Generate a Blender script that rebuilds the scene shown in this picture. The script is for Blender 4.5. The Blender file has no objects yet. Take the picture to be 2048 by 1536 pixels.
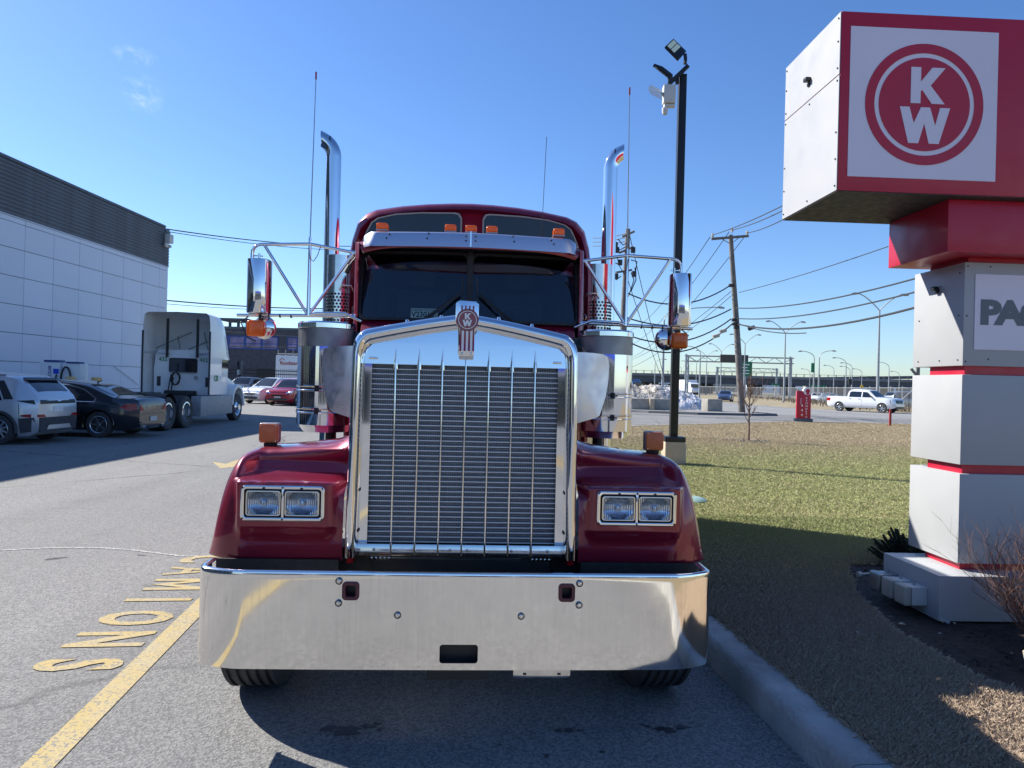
import bpy, bmesh, math, random
from mathutils import Vector, Matrix
import numpy as np
random.seed(7); rng = np.random.default_rng(7)
SC = bpy.context.scene
COL = SC.collection
R = math.radians
# ------------------------------------------------------------------ camera, sky, sun
F, HC, ROLL = 1424.0, 1.66, 0.0253
cam = bpy.data.cameras.new('camera'); camo = bpy.data.objects.new('camera', cam); COL.objects.link(camo)
cam.sensor_width = 36; cam.lens = F/2048*36; cam.clip_start = .05; cam.clip_end = 3000
camo.matrix_world = Matrix.Translation((0, 0, HC)) @ Matrix.Rotation(-ROLL, 4, 'Y') @ Matrix.Rotation(R(90), 4, 'X')
SC.camera = camo
SUN_EL, SUN_AZ = R(39), R(-61)          # azimuth measured from +Y towards +X
TO_SUN = Vector((math.sin(SUN_AZ)*math.cos(SUN_EL), math.cos(SUN_AZ)*math.cos(SUN_EL), math.sin(SUN_EL)))
w = bpy.data.worlds.new('World'); SC.world = w; w.use_nodes = True
wn, wl = w.node_tree.nodes, w.node_tree.links
bg = wn['Background']; sky = wn.new('ShaderNodeTexSky'); sky.sky_type = 'NISHITA'; sky.sun_disc = False
sky.sun_elevation = SUN_EL; sky.sun_rotation = SUN_AZ; sky.altitude = 0; sky.air_density = 1.0; sky.dust_density = 0.3; sky.ozone_density = 1.2
bg.inputs['Strength'].default_value = 0.084
# two faint wisps of cloud, high on the left
tc = wn.new('ShaderNodeTexCoord')
def wisp(d, size, prev):
    sub = wn.new('ShaderNodeVectorMath'); sub.operation = 'SUBTRACT'; sub.inputs[1].default_value = d
    wl.new(tc.outputs['Generated'], sub.inputs[0])
    sc = wn.new('ShaderNodeVectorMath'); sc.operation = 'DIVIDE'; sc.inputs[1].default_value = size
    wl.new(sub.outputs[0], sc.inputs[0])
    ln = wn.new('ShaderNodeVectorMath'); ln.operation = 'LENGTH'; wl.new(sc.outputs[0], ln.inputs[0])
    mr = wn.new('ShaderNodeMapRange'); mr.inputs[1].default_value = 1; mr.inputs[2].default_value = 0; wl.new(ln.outputs['Value'], mr.inputs[0])
    nz = wn.new('ShaderNodeTexNoise'); nz.inputs['Scale'].default_value = 55; nz.inputs['Detail'].default_value = 6; nz.inputs['Distortion'].default_value = 1.2
    wl.new(tc.outputs['Generated'], nz.inputs['Vector'])
    m2 = wn.new('ShaderNodeMapRange'); m2.inputs[1].default_value = .42; m2.inputs[2].default_value = .75; wl.new(nz.outputs['Fac'], m2.inputs[0])
    mu = wn.new('ShaderNodeMath'); mu.operation = 'MULTIPLY'; wl.new(mr.outputs[0], mu.inputs[0]); wl.new(m2.outputs[0], mu.inputs[1])
    m3 = wn.new('ShaderNodeMath'); m3.operation = 'MULTIPLY'; m3.inputs[1].default_value = .42; wl.new(mu.outputs[0], m3.inputs[0])
    mx = wn.new('ShaderNodeMix'); mx.data_type = 'RGBA'; wl.new(m3.outputs[0], mx.inputs[0]); wl.new(prev, mx.inputs[6])
    mx.inputs[7].default_value = (8.5, 9.2, 10, 1)
    return mx.outputs[2]
def pdir(px, py):
    a, b = px-1024, py-768
    u = a*math.cos(ROLL)+b*math.sin(ROLL); v = -a*math.sin(ROLL)+b*math.cos(ROLL)
    return Vector((u/F, 1, -v/F)).normalized()
hs = wn.new('ShaderNodeHueSaturation'); hs.inputs['Saturation'].default_value = 1.16; wl.new(sky.outputs[0], hs.inputs['Color'])
tn = wn.new('ShaderNodeMix'); tn.data_type = 'RGBA'; tn.blend_type = 'MULTIPLY'; tn.inputs[0].default_value = 1; wl.new(hs.outputs[0], tn.inputs[6]); tn.inputs[7].default_value = (.78, .94, 1.22, 1)
o1 = wisp(tuple(pdir(268, 112)), (.030, .02, .012), tn.outputs[2])
o1 = wisp(tuple(pdir(285, 188)), (.024, .03, .024), o1)
wl.new(o1, bg.inputs['Color'])
sl = bpy.data.lights.new('sun', 'SUN'); sl.energy = 5.0; sl.angle = R(.53); sl.color = (1, .955, .88)
so = bpy.data.objects.new('sun', sl); COL.objects.link(so); so.rotation_euler = TO_SUN.to_track_quat('Z', 'Y').to_euler()
SC.view_settings.view_transform = 'Standard'; SC.view_settings.look = 'None'; SC.view_settings.gamma = 1
SC.view_settings.exposure = 0.80
SC.view_settings.use_curve_mapping = False

# ------------------------------------------------------------------ pixels of the photograph to points of the place
def W(px, py, d):
    a, b = px-1024, py-768
    u = a*math.cos(ROLL)+b*math.sin(ROLL); v = -a*math.sin(ROLL)+b*math.cos(ROLL)
    return Vector((u*d/F, d, HC-v*d/F))
def G(px, py, h=0.0):
    a, b = px-1024, py-768
    u = a*math.cos(ROLL)+b*math.sin(ROLL); v = -a*math.sin(ROLL)+b*math.cos(ROLL)
    d = F*(HC-h)/v
    return Vector((u*d/F, d, h))

# ------------------------------------------------------------------ materials
M = {}
def mat(name, col, rough=.5, metal=0, coat=0, spec=.5, **k):
    m = bpy.data.materials.new(name); m.use_nodes = True
    n, l = m.node_tree.nodes, m.node_tree.links
    b = n['Principled BSDF']
    b.inputs['Base Color'].default_value = (*col, 1); b.inputs['Roughness'].default_value = rough
    b.inputs['Metallic'].default_value = metal; b.inputs['Coat Weight'].default_value = coat
    b.inputs['Coat Roughness'].default_value = .03; b.inputs['Specular IOR Level'].default_value = spec
    co = n.new('ShaderNodeTexCoord')
    def noise(scale, detail=4, dist=0, vec=None, stretch=None):
        nz = n.new('ShaderNodeTexNoise'); nz.inputs['Scale'].default_value = scale
        nz.inputs['Detail'].default_value = detail; nz.inputs['Distortion'].default_value = dist
        src = co.outputs['Object']
        if stretch:
            mp = n.new('ShaderNodeMapping'); mp.inputs['Scale'].default_value = stretch; l.new(src, mp.inputs[0]); src = mp.outputs[0]
        l.new(src, nz.inputs['Vector']); return nz.outputs['Fac']
    def rng_(s, a, b2, c=0, d=1):
        mr = n.new('ShaderNodeMapRange'); mr.inputs[1].default_value = a; mr.inputs[2].default_value = b2
        mr.inputs[3].default_value = c; mr.inputs[4].default_value = d; l.new(s, mr.inputs[0]); return mr.outputs[0]
    def mixc(f, a, b2):
        mx = n.new('ShaderNodeMix'); mx.data_type = 'RGBA'; l.new(f, mx.inputs[0])
        for q, i in ((a, 6), (b2, 7)):
            if isinstance(q, tuple): mx.inputs[i].default_value = (*q, 1)
            else: l.new(q, mx.inputs[i])
        return mx.outputs[2]
    def bump(s, strength=.3, dist=.01):
        bp = n.new('ShaderNodeBump'); bp.inputs['Strength'].default_value = strength; bp.inputs['Distance'].default_value = dist
        l.new(s, bp.inputs['Height']); l.new(bp.outputs[0], b.inputs['Normal']); return bp
    M[name] = m
    return m, n, l, b, co, noise, rng_, mixc, bump
def simple(name, col, rough=.5, metal=0, coat=0, spec=.5, var=.0, vs=6, bumpv=0, bs=60):
    m, n, l, b, co, noise, rg, mixc, bump = mat(name, col, rough, metal, coat, spec)
    if var:
        f = rg(noise(vs, 5), .3, .7)
        l.new(mixc(f, tuple(c*(1-var) for c in col), tuple(min(1, c*(1+var)) for c in col)), b.inputs['Base Color'])
        l.new(rg(noise(vs*3, 3), .3, .7, max(.02, rough*.8), min(1, rough*1.25)), b.inputs['Roughness'])
    if bumpv: bump(noise(bs, 4), bumpv, .004)
    return m
simple('chrome', (.80, .81, .83), .045, 1)
simple('chrome_worn', (.72, .71, .68), .12, 1, var=.08, vs=14)
simple('satin_metal', (.66, .66, .71), .34, 1, var=.03, vs=5)
simple('visor_metal', (.50, .52, .62), .38, .9)
simple('grey_metal', (.34, .35, .36), .4, .8, var=.1)
simple('black_trim', (.012, .013, .016), .42)
simple('black_rubber', (.018, .018, .02), .6, var=.2, vs=20)
simple('tyre', (.045, .046, .048), .75, var=.25, vs=12, bumpv=.2, bs=40)
simple('dark_frame', (.02, .022, .027), .5, .3, var=.2)
simple('interior', (.02, .03, .05), .8)
simple('maroon_edge', (.10, .02, .03), .45)
simple('amber', (.75, .16, .01), .18, 0, .6)
simple('amber_dull', (.50, .11, .025), .35, 0, .2, var=.12, vs=30, bumpv=.5, bs=90)
simple('red_lens', (.45, .01, .02), .15, 0, .5)
simple('white_paint', (.78, .79, .80), .35, 0, .3, var=.03)
simple('panel_white', (.68, .73, .82), .45, 0, 0, var=.025, vs=.4)
simple('siding_grey', (.10, .115, .135), .5, .2, var=.06, vs=1)
simple('pole_black', (.012, .014, .018), .4, .2)
simple('sign_grey', (.41, .42, .425), .5, 0, var=.012, vs=1.5, bumpv=.05, bs=220)
simple('sign_red', (.46, .008, .035), .4, 0, .1, var=.04, vs=2)
simple('sign_white', (.74, .68, .76), .35, 0, .1, var=.02, vs=2)
simple('sign_letter_grey', (.13, .155, .17), .5)
simple('concrete_block', (.33, .31, .27), .9, var=.18, vs=3, bumpv=.5, bs=12)
simple('tan_concrete', (.50, .40, .28), .9, var=.1, vs=4, bumpv=.3, bs=30)
simple('plastic_white', (.55, .55, .53), .5, var=.06)
simple('plastic_beige', (.42, .40, .34), .5, var=.06)
simple('wood_pole', (.17, .155, .14), .9, var=.25, vs=3, bumpv=.3, bs=20)
simple('wire', (.03, .032, .036), .6)
simple('galv', (.36, .38, .39), .5, .5, var=.08)
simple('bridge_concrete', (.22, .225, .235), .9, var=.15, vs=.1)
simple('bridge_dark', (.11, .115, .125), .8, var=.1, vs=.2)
simple('road_sign_green', (.005, .16, .08), .5)
simple('road_sign_brown', (.07, .06, .055), .6)
simple('yellow_sign', (.75, .45, .02), .5)
simple('snow', (.62, .63, .64), .9, var=.2, vs=.6, bumpv=.8, bs=3)
simple('mulch', (.035, .024, .018), .95, var=.5, vs=14, bumpv=1, bs=40)
simple('rock', (.42, .36, .27), .9, var=.25, vs=8, bumpv=.8, bs=18)
simple('bark', (.15, .10, .08), .9, var=.3, vs=20)
simple('twig', (.16, .085, .06), .9, var=.3, vs=20)
simple('spruce', (.012, .022, .012), .8, var=.4, vs=20)
simple('teal_plastic', (.27, .40, .36), .5, var=.08)
simple('paper', (.80, .84, .60), .7); simple('paper_blue', (.35, .45, .55), .7)
simple('ink', (.02, .02, .03), .6); simple('green_ink', (.08, .30, .12), .6); simple('red_ink', (.35, .02, .02), .6); simple('blue_ink', (.03, .07, .25), .5)
simple('car_silver', (.58, .60, .63), .3, .5, 1); simple('car_dark', (.022, .024, .03), .22, .4, 1)
simple('car_white', (.74, .75, .76), .3, 0, 1); simple('car_red', (.35, .012, .03), .25, .2, 1)
simple('car_blue', (.07, .10, .19), .25, .4, 1); simple('car_grey', (.16, .18, .21), .3, .4, 1)
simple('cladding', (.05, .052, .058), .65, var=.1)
simple('truck_white', (.80, .80, .79), .4, 0, .5, var=.07, vs=2)
simple('truck_grey', (.30, .31, .33), .5, .2, var=.1)
simple('cloth_dark', (.03, .03, .035), .9)
simple('yellow_cap', (.75, .50, .20), .6, var=.1)
simple('alloy', (.55, .56, .58), .25, .9); simple('stake_red', (.35, .03, .03), .6); simple('roof_grey', (.1, .1, .1), .9)
simple('brick_dark', (.085, .082, .095), .9, var=.2, vs=3); simple('poster', (.22, .18, .30), .5, var=.6, vs=.9)
simple('blue_stripe', (.01, .06, .6), .4); simple('mirror_glass', (.7, .72, .75), .02, 1)
# wall panels differ a little from one to the next
mt = M['panel_white']; n, l = mt.node_tree.nodes, mt.node_tree.links; oi = n.new('ShaderNodeObjectInfo'); mr = n.new('ShaderNodeMapRange'); mr.inputs[3].default_value = .955; mr.inputs[4].default_value = 1.02; l.new(oi.outputs['Random'], mr.inputs[0])
src = n['Principled BSDF'].inputs['Base Color'].links[0].from_socket; vm = n.new('ShaderNodeVectorMath'); vm.operation = 'SCALE'; l.new(src, vm.inputs[0]); l.new(mr.outputs[0], vm.inputs['Scale']); l.new(vm.outputs[0], n['Principled BSDF'].inputs['Base Color'])
# lamp plastic lets light through
for nm in ('amber', 'red_lens'):
    mt = M[nm]; n, l = mt.node_tree.nodes, mt.node_tree.links; tl = n.new('ShaderNodeBsdfTranslucent'); tl.inputs[0].default_value = (1, .33, .03, 1) if nm == 'amber' else (.7, .02, .02, 1)
    mx = n.new('ShaderNodeMixShader'); mx.inputs[0].default_value = .34; l.new(n['Principled BSDF'].outputs[0], mx.inputs[1]); l.new(tl.outputs[0], mx.inputs[2]); l.new(mx.outputs[0], n['Material Output'].inputs[0])
# radiator behind the grille
m, n, l, b, co, noise, rg, mixc, bump = mat('radiator', (.10, .11, .13), .55, .3)
l.new(mixc(rg(noise(40, 3), .4, .6), (.11, .125, .15), (.17, .185, .21)), b.inputs['Base Color'])
simple('mesh_wire', (.34, .37, .41), .45, .4); simple('louvre_metal', (.66, .68, .71), .4, .4)
# brushed, road-dusted chrome of the bumper
m, n, l, b, co, noise, rg, mixc, bump = mat('bumper_metal', (.78, .76, .72), .08, 1)
streak = noise(9, 8, .3, stretch=(22, 22, .35)); spots = noise(7, 6, .5)
l.new(mixc(rg(streak, .3, .75), (.95, .925, .88), (.84, .815, .77)), b.inputs['Base Color'])
mm = n.new('ShaderNodeMath'); mm.operation = 'ADD'; l.new(rg(streak, .35, .7, .045, .09), mm.inputs[0]); l.new(rg(spots, .45, .8, 0, .07), mm.inputs[1])
l.new(mm.outputs[0], b.inputs['Roughness'])
bp = bump(noise(2.6, 2), .05, .012)
# deep red truck paint
m, n, l, b, co, noise, rg, mixc, bump = mat('truck_red', (.22, .003, .027), .34, .4, 1)
b.inputs['Coat Roughness'].default_value = .015
l.new(mixc(rg(noise(700, 1), .45, .6), (.20, .003, .024), (.25, .004, .031)), b.inputs['Base Color'])
# glass: dark tint over what is inside
def glass(name, tint, rough=.01):
    m = bpy.data.materials.new(name); m.use_nodes = True; n, l = m.node_tree.nodes, m.node_tree.links
    n.clear(); out = n.new('ShaderNodeOutputMaterial'); tr = n.new('ShaderNodeBsdfTransparent'); tr.inputs[0].default_value = (*tint, 1)
    gl = n.new('ShaderNodeBsdfGlossy'); gl.inputs['Roughness'].default_value = rough; gl.inputs[0].default_value = (.9, .95, 1, 1)
    fr = n.new('ShaderNodeFresnel'); fr.inputs[0].default_value = 1.75; mx = n.new('ShaderNodeMixShader')
    l.new(fr.outputs[0], mx.inputs[0]); l.new(tr.outputs[0], mx.inputs[1]); l.new(gl.outputs[0], mx.inputs[2]); l.new(mx.outputs[0], out.inputs[0])
    M[name] = m; return m
glass('windscreen_glass', (.80, .92, 1.0)); 
simple('car_glass', (.012, .016, .022), .04, 0, 0, .8); simple('sleeper_glass', (.02, .025, .032), .12, 0, 0, .6)
# ribbed headlight glass
m = glass('lamp_glass', (.86, .9, .95), .08); n, l = m.node_tree.nodes, m.node_tree.links
co = n.new('ShaderNodeTexCoord'); wv = n.new('ShaderNodeTexWave'); wv.inputs['Scale'].default_value = 32; wv.inputs['Distortion'].default_value = .6
l.new(co.outputs['Object'], wv.inputs[0]); bp = n.new('ShaderNodeBump'); bp.inputs['Strength'].default_value = .8; bp.inputs['Distance'].default_value = .01
l.new(wv.outputs['Fac'], bp.inputs['Height'])
for nd in n:
    if nd.type == 'BSDF_GLOSSY': l.new(bp.outputs[0], nd.inputs['Normal'])
m, n, l, b, co, noise, rg, mixc, bump = mat('reflector', (.75, .8, .88), .12, 1)
wv = n.new('ShaderNodeTexWave'); wv.inputs['Scale'].default_value = 30; wv.inputs['Distortion'].default_value = 1.5; l.new(co.outputs['Object'], wv.inputs[0]); bump(wv.outputs['Fac'], .5, .004)
# asphalt of the yard
def asphalt(name, c0, c1, fine=True):
    m, n, l, b, co, noise, rg, mixc, bump = mat(name, c0, .88)
    big = rg(noise(.22, 5, .4), .35, .68); strk = rg(noise(.5, 6, .3, stretch=(2.2, .12, 1)), .35, .7); mid = rg(noise(2.2, 6, .8), .3, .75); fin = noise(105, 3)
    base = mixc(big, c0, c1); base = mixc(strk, base, tuple(q*.80 for q in c0)); base = mixc(mid, base, tuple((a+b2)/2*.88 for a, b2 in zip(c0, c1)))
    va = n.new('ShaderNodeTexVoronoi'); va.inputs['Scale'].default_value = 95; l.new(co.outputs['Object'], va.inputs['Vector'])
    bw = n.new('ShaderNodeRGBToBW'); l.new(va.outputs['Color'], bw.inputs[0]); sp = rg(bw.outputs[0], .22, .80)
    mul = n.new('ShaderNodeMix'); mul.data_type = 'RGBA'; mul.blend_type = 'MULTIPLY'; mul.inputs[0].default_value = 1
    l.new(base, mul.inputs[6]); l.new(mixc(sp, (.66, .665, .68), (1.34, 1.33, 1.30)), mul.inputs[7])
    # wandering cracks
    vo = n.new('ShaderNodeTexVoronoi'); vo.feature = 'DISTANCE_TO_EDGE'; vo.inputs['Scale'].default_value = .16
    nz = n.new('ShaderNodeTexNoise'); nz.inputs['Scale'].default_value = 1.3; nz.inputs['Detail'].default_value = 6; l.new(co.outputs['Object'], nz.inputs['Vector'])
    mxv = n.new('ShaderNodeMix'); mxv.data_type = 'RGBA'; mxv.inputs[0].default_value = .28; l.new(co.outputs['Object'], mxv.inputs[6]); l.new(nz.outputs['Color'], mxv.inputs[7])
    l.new(mxv.outputs[2], vo.inputs['Vector'])
    ck = rg(vo.outputs['Distance'], .0, .0045, .8, 0)
    cg = n.new('ShaderNodeMath'); cg.operation = 'MULTIPLY'; l.new(ck, cg.inputs[0]); l.new(rg(noise(.35, 2), .40, .52), cg.inputs[1])
    res = mixc(cg.outputs[0], mul.outputs[2], (.03, .03, .03))
    # small oil drips
    dr = rg(noise(3.1, 3, 0), .70, .735); res = mixc(dr, res, (.035, .036, .04))
    l.new(res, b.inputs['Base Color'])
    if fine: bump(va.outputs['Distance'], .55, .006)
    return m
asphalt('asphalt', (.195, .193, .187), (.245, .241, .231))
asphalt('street_asphalt', (.24, .237, .23), (.29, .286, .276), False)
m, n, l, b, co, noise, rg, mixc, bump = mat('yellow_paint', (.62, .44, .13), .8)
wear = rg(noise(55, 6, .2), .52, .60); big = rg(noise(4, 3), .35, .7)
mu = n.new('ShaderNodeMath'); mu.operation = 'MULTIPLY'; l.new(wear, mu.inputs[0]); l.new(rg(noise(3, 3), .3, .65, .35, 1), mu.inputs[1])
l.new(mixc(mu.outputs[0], mixc(big, (.46, .34, .12), (.42, .35, .20)), (.2, .19, .17)), b.inputs['Base Color']); bump(noise(170, 2), .8, .005)
m, n, l, b, co, noise, rg, mixc, bump = mat('white_line', (.5, .5, .48), .85)
l.new(mixc(rg(noise(40, 6, .2), .42, .56), (.50, .50, .47), (.22, .215, .205)), b.inputs['Base Color'])
m, n, l, b, co, noise, rg, mixc, bump = mat('kerb_concrete', (.36, .35, .33), .9)
l.new(mixc(rg(noise(3, 6), .3, .7), (.27, .265, .25), (.48, .47, .44)), b.inputs['Base Color']); bump(noise(38, 7), .9, .016)
def lawn(name, green, straw, brown):
    m, n, l, b, co, noise, rg, mixc, bump = mat(name, green, .95, spec=.1)
    f1 = rg(noise(.35, 4), .38, .62); f2 = rg(noise(14, 5), .35, .65); f3 = rg(noise(1.1, 4), .40, .66)
    # the near strip by the kerb is dead, the middle is greener
    sp = n.new('ShaderNodeSeparateXYZ'); l.new(co.outputs['Object'], sp.inputs[0])
    near = rg(sp.outputs['Y'], 5.2, 9.0, 1, 0); far = rg(sp.outputs['Y'], 14, 22, 0, .75)
    ad = n.new('ShaderNodeMath'); ad.operation = 'ADD'; ad.use_clamp = True; l.new(near, ad.inputs[0]); l.new(far, ad.inputs[1])
    a2 = n.new('ShaderNodeMath'); a2.operation = 'ADD'; a2.use_clamp = True; l.new(ad.outputs[0], a2.inputs[0])
    q = n.new('ShaderNodeMath'); q.operation = 'MULTIPLY'; q.inputs[1].default_value = .55; l.new(f3, q.inputs[0]); l.new(q.outputs[0], a2.inputs[1])
    base = mixc(a2.outputs[0], green, straw); base = mixc(f2, base, brown)
    l.new(base, b.inputs['Base Color']); bump(noise(60, 4), .35, .008); return m
lawn('lawn', (.20, .22, .07), (.27, .205, .135), (.24, .20, .10))
m, n, l, b, co, noise, rg, mixc, bump = mat('grass_blade', (.2, .2, .08), .8, spec=.15)
sp = n.new('ShaderNodeSeparateXYZ'); l.new(co.outputs['Object'], sp.inputs[0])
near = rg(sp.outputs['Y'], 4.5, 7.5, 1, 0); far = rg(sp.outputs['Y'], 14, 22, 0, .6)
ad = n.new('ShaderNodeMath'); ad.operation = 'ADD'; ad.use_clamp = True; l.new(near, ad.inputs[0]); l.new(far, ad.inputs[1])
rnd = rg(noise(38, 3), .35, .65); a2 = n.new('ShaderNodeMath'); a2.operation = 'ADD'; a2.use_clamp = True; l.new(ad.outputs[0], a2.inputs[0]); l.new(rg(rnd, 0, 1, 0, .6), a2.inputs[1])
l.new(mixc(rg(noise(90, 2), .4, .6), mixc(a2.outputs[0], (.225, .32, .09), (.36, .275, .20)), mixc(a2.outputs[0], (.37, .41, .17), (.50, .40, .30))), b.inputs['Base Color'])
simple('verge', (.27, .22, .13), .95, var=.25, vs=.5, bumpv=.6, bs=4)
simple('dry_brush', (.20, .165, .12), .95, var=.3, vs=1)
simple('field', (.16, .14, .10), .95, var=.3, vs=.05)

# ------------------------------------------------------------------ mesh helpers
class MB:
    def __init__(s): s.v = []; s.f = []; s.xf = None
    def add(s, vs, fs):
        o = len(s.v)
        if s.xf is not None: vs = [s.xf @ Vector(q) for q in vs]
        s.v += [tuple(q) for q in vs]; s.f += [tuple(i+o for i in f) for f in fs]; return s
    def box(s, x0, x1, y0, y1, z0, z1):
        return s.add([(x0,y0,z0),(x1,y0,z0),(x1,y1,z0),(x0,y1,z0),(x0,y0,z1),(x1,y0,z1),(x1,y1,z1),(x0,y1,z1)],
                     [(0,3,2,1),(4,5,6,7),(0,1,5,4),(1,2,6,5),(2,3,7,6),(3,0,4,7)])
    def cbox(s, c, sx, sy, sz): return s.box(c[0]-sx/2, c[0]+sx/2, c[1]-sy/2, c[1]+sy/2, c[2]-sz/2, c[2]+sz/2)
    def tube(s, pts, r, n=8, cap=True, squash=None):
        pts = [Vector(p) for p in pts]; k = len(pts)
        rs = r if isinstance(r, (list, tuple)) else [r]*k
        t0 = (pts[1]-pts[0]).normalized(); up = Vector((0,0,1)) if abs(t0.z) < .9 else Vector((0,1,0))
        a = t0.cross(up).normalized(); vs = []; prev = t0
        for i, p in enumerate(pts):
            if i == 0: t = t0
            elif i == k-1: t = (pts[-1]-pts[-2]).normalized()
            else: t = ((pts[i+1]-p).normalized()+(p-pts[i-1]).normalized()).normalized()
            q = prev.rotation_difference(t); a = (q @ a).normalized(); b = t.cross(a).normalized(); prev = t
            for j in range(n):
                th = 2*math.pi*j/n+math.pi/n; vs.append(p+(a*math.cos(th)+b*math.sin(th))*rs[i])
        fs = [(i*n+j, i*n+(j+1) % n, (i+1)*n+(j+1) % n, (i+1)*n+j) for i in range(k-1) for j in range(n)]
        if cap: fs += [tuple(range(n))[::-1], tuple(range((k-1)*n, k*n))]
        return s.add(vs, fs)
    def cyl(s, c, axis, r, h, n=16, r2=None):
        c = Vector(c); ax = {'x': Vector((1,0,0)), 'y': Vector((0,1,0)), 'z': Vector((0,0,1))}[axis] if isinstance(axis, str) else Vector(axis).normalized()
        return s.tube([c-ax*h/2, c+ax*h/2], [r, r if r2 is None else r2], n)
    def lathe(s, prof, n=24, c=(0,0,0), axis='z', close=False):
        vs = []; k = len(prof)
        for (r, h) in prof:
            for j in range(n):
                th = 2*math.pi*j/n; a, b = r*math.cos(th), r*math.sin(th)
                p = (a, b, h) if axis == 'z' else ((h, a, b) if axis == 'x' else (a, h, b))
                vs.append((c[0]+p[0], c[1]+p[1], c[2]+p[2]))
        fs = [(i*n+j, i*n+(j+1) % n, (i+1)*n+(j+1) % n, (i+1)*n+j) for i in range(k-1) for j in range(n)]
        if close: fs += [((k-1)*n+j, (k-1)*n+(j+1) % n, (j+1) % n, j) for j in range(n)]
        return s.add(vs, fs)
    def prism(s, poly, a, b, plane='xz'):
        n = len(poly)
        def P(u, v, w_):
            return (u, w_, v) if plane == 'xz' else ((w_, u, v) if plane == 'yz' else (u, v, w_))
        vs = [P(u, v, a) for u, v in poly]+[P(u, v, b) for u, v in poly]
        return s.add(vs, [tuple(range(n)), tuple(range(n, 2*n))[::-1]]+[(i, (i+1) % n, n+(i+1) % n, n+i) for i in range(n)])
    def grid(s, rows, loop=False):
        m_, n_ = len(rows), len(rows[0]); vs = [p for r_ in rows for p in r_]
        return s.add(vs, [(i*n_+j, i*n_+(j+1) % n_, (i+1)*n_+(j+1) % n_, (i+1)*n_+j) for i in range(m_-1) for j in range(n_ if loop else n_-1)])
    def mesh(s, name, sm=40, bevel=0, seg=2, recalc=True):
        me = bpy.data.meshes.new(name); me.from_pydata(s.v, [], s.f)
        if recalc or bevel:
            bm = bmesh.new(); bm.from_mesh(me)
            bmesh.ops.recalc_face_normals(bm, faces=bm.faces)
            if bevel:
                es = [e for e in bm.edges if len(e.link_faces) == 2 and e.calc_face_angle(0) > R(35)]
                bmesh.ops.bevel(bm, geom=es, offset=bevel, segments=seg, profile=.6, affect='EDGES')
            bm.to_mesh(me); bm.free()
        if sm: me.shade_smooth(); me.set_sharp_from_angle(angle=R(sm))
        return me
    def build(s, name, m, parent=None, sm=40, bevel=0, seg=2, recalc=True, label=None, kind=None):
        me = s.mesh(name, sm, bevel, seg, recalc); me.materials.append(M[m] if isinstance(m, str) else m)
        return link(name, me, parent, label, kind)
def link(name, me, parent=None, label=None, kind=None):
    o = bpy.data.objects.new(name, me); COL.objects.link(o)
    if parent is not None: o.parent = parent
    if label: o['label'] = label
    if kind: o['kind'] = kind
    return o
def share(o, loc=None, parent=None, rot=None):
    c = o.copy(); COL.objects.link(c); c.parent = parent if parent is not None else o.parent
    if loc is not None: c.location = loc
    if rot is not None: c.rotation_euler = rot
    return c
def thing(name, label, cat, loc=(0,0,0), rz=0, group=None):
    o = bpy.data.objects.new(name, None); COL.objects.link(o); o.empty_display_size = .2
    o.location = loc; o.rotation_euler = (0, 0, rz); o['label'] = label; o['category'] = cat
    if group: o['group'] = group
    return o
def tag(o, label, cat, group=None):
    o['label'] = label; o['category'] = cat
    if group: o['group'] = group
    return o
def struct(name, mb, m, **k):
    o = mb.build(name, m, **k); o['kind'] = 'structure'; return o
def copy_tree(o, parent=None, label=None):
    c = o.copy(); COL.objects.link(c); c.parent = parent
    if label: c['label'] = label
    for ch in o.children: copy_tree(ch, c)
    return c
def cut(o, mb):
    c = mb.build('cutter', 'black_trim', sm=0); c.parent = o.parent
    md = o.modifiers.new('b', 'BOOLEAN'); md.operation = 'DIFFERENCE'; md.object = c; md.solver = 'EXACT'
    dg = bpy.context.evaluated_depsgraph_get(); me = bpy.data.meshes.new_from_object(o.evaluated_get(dg))
    o.modifiers.clear(); old = o.data; o.data = me
    bpy.data.objects.remove(c)
    me.shade_smooth(); me.set_sharp_from_angle(angle=R(35)); return o
def rrect(cx, cz, w_, h_, r, n=5):
    pts = []
    for (sx, sz, a0) in ((1,1,0), (-1,1,90), (-1,-1,180), (1,-1,270)):
        for i in range(n+1):
            a = R(a0+90*i/n); pts.append((cx+sx*(w_/2-r)+r*math.cos(a), cz+sz*(h_/2-r)+r*math.sin(a)))
    return pts
def ring_mb(mb, outer, inner, y0, y1):
    """flat frame between two outlines with the same number of points, standing in x-z"""
    n = len(outer)
    vs = [(x, y0, z) for x, z in outer]+[(x, y0, z) for x, z in inner]+[(x, y1, z) for x, z in outer]+[(x, y1, z) for x, z in inner]
    fs = []
    for i in range(n):
        j = (i+1) % n
        fs += [(i, j, n+j, n+i), (2*n+i, 3*n+i, 3*n+j, 2*n+j), (i, 2*n+i, 2*n+j, j), (n+i, n+j, 3*n+j, 3*n+i)]
    return mb.add(vs, fs)
def text_mesh(s, size, offset=0, extrude=.001, align='LEFT', shear=0, sx=1, spacing=1):
    cu = bpy.data.curves.new('t', 'FONT'); cu.body = s; cu.size = size; cu.offset = offset; cu.extrude = extrude; cu.align_x = align; cu.shear = shear
    cu.space_character = spacing; cu.resolution_u = 3
    o = bpy.data.objects.new('t', cu); COL.objects.link(o)
    dg = bpy.context.evaluated_depsgraph_get(); dg.update(); me = bpy.data.meshes.new_from_object(o.evaluated_get(dg))
    bpy.data.objects.remove(o); bpy.data.curves.remove(cu)
    if sx != 1: me.transform(Matrix.Diagonal((sx, 1, 1, 1)))
    return me
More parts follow.
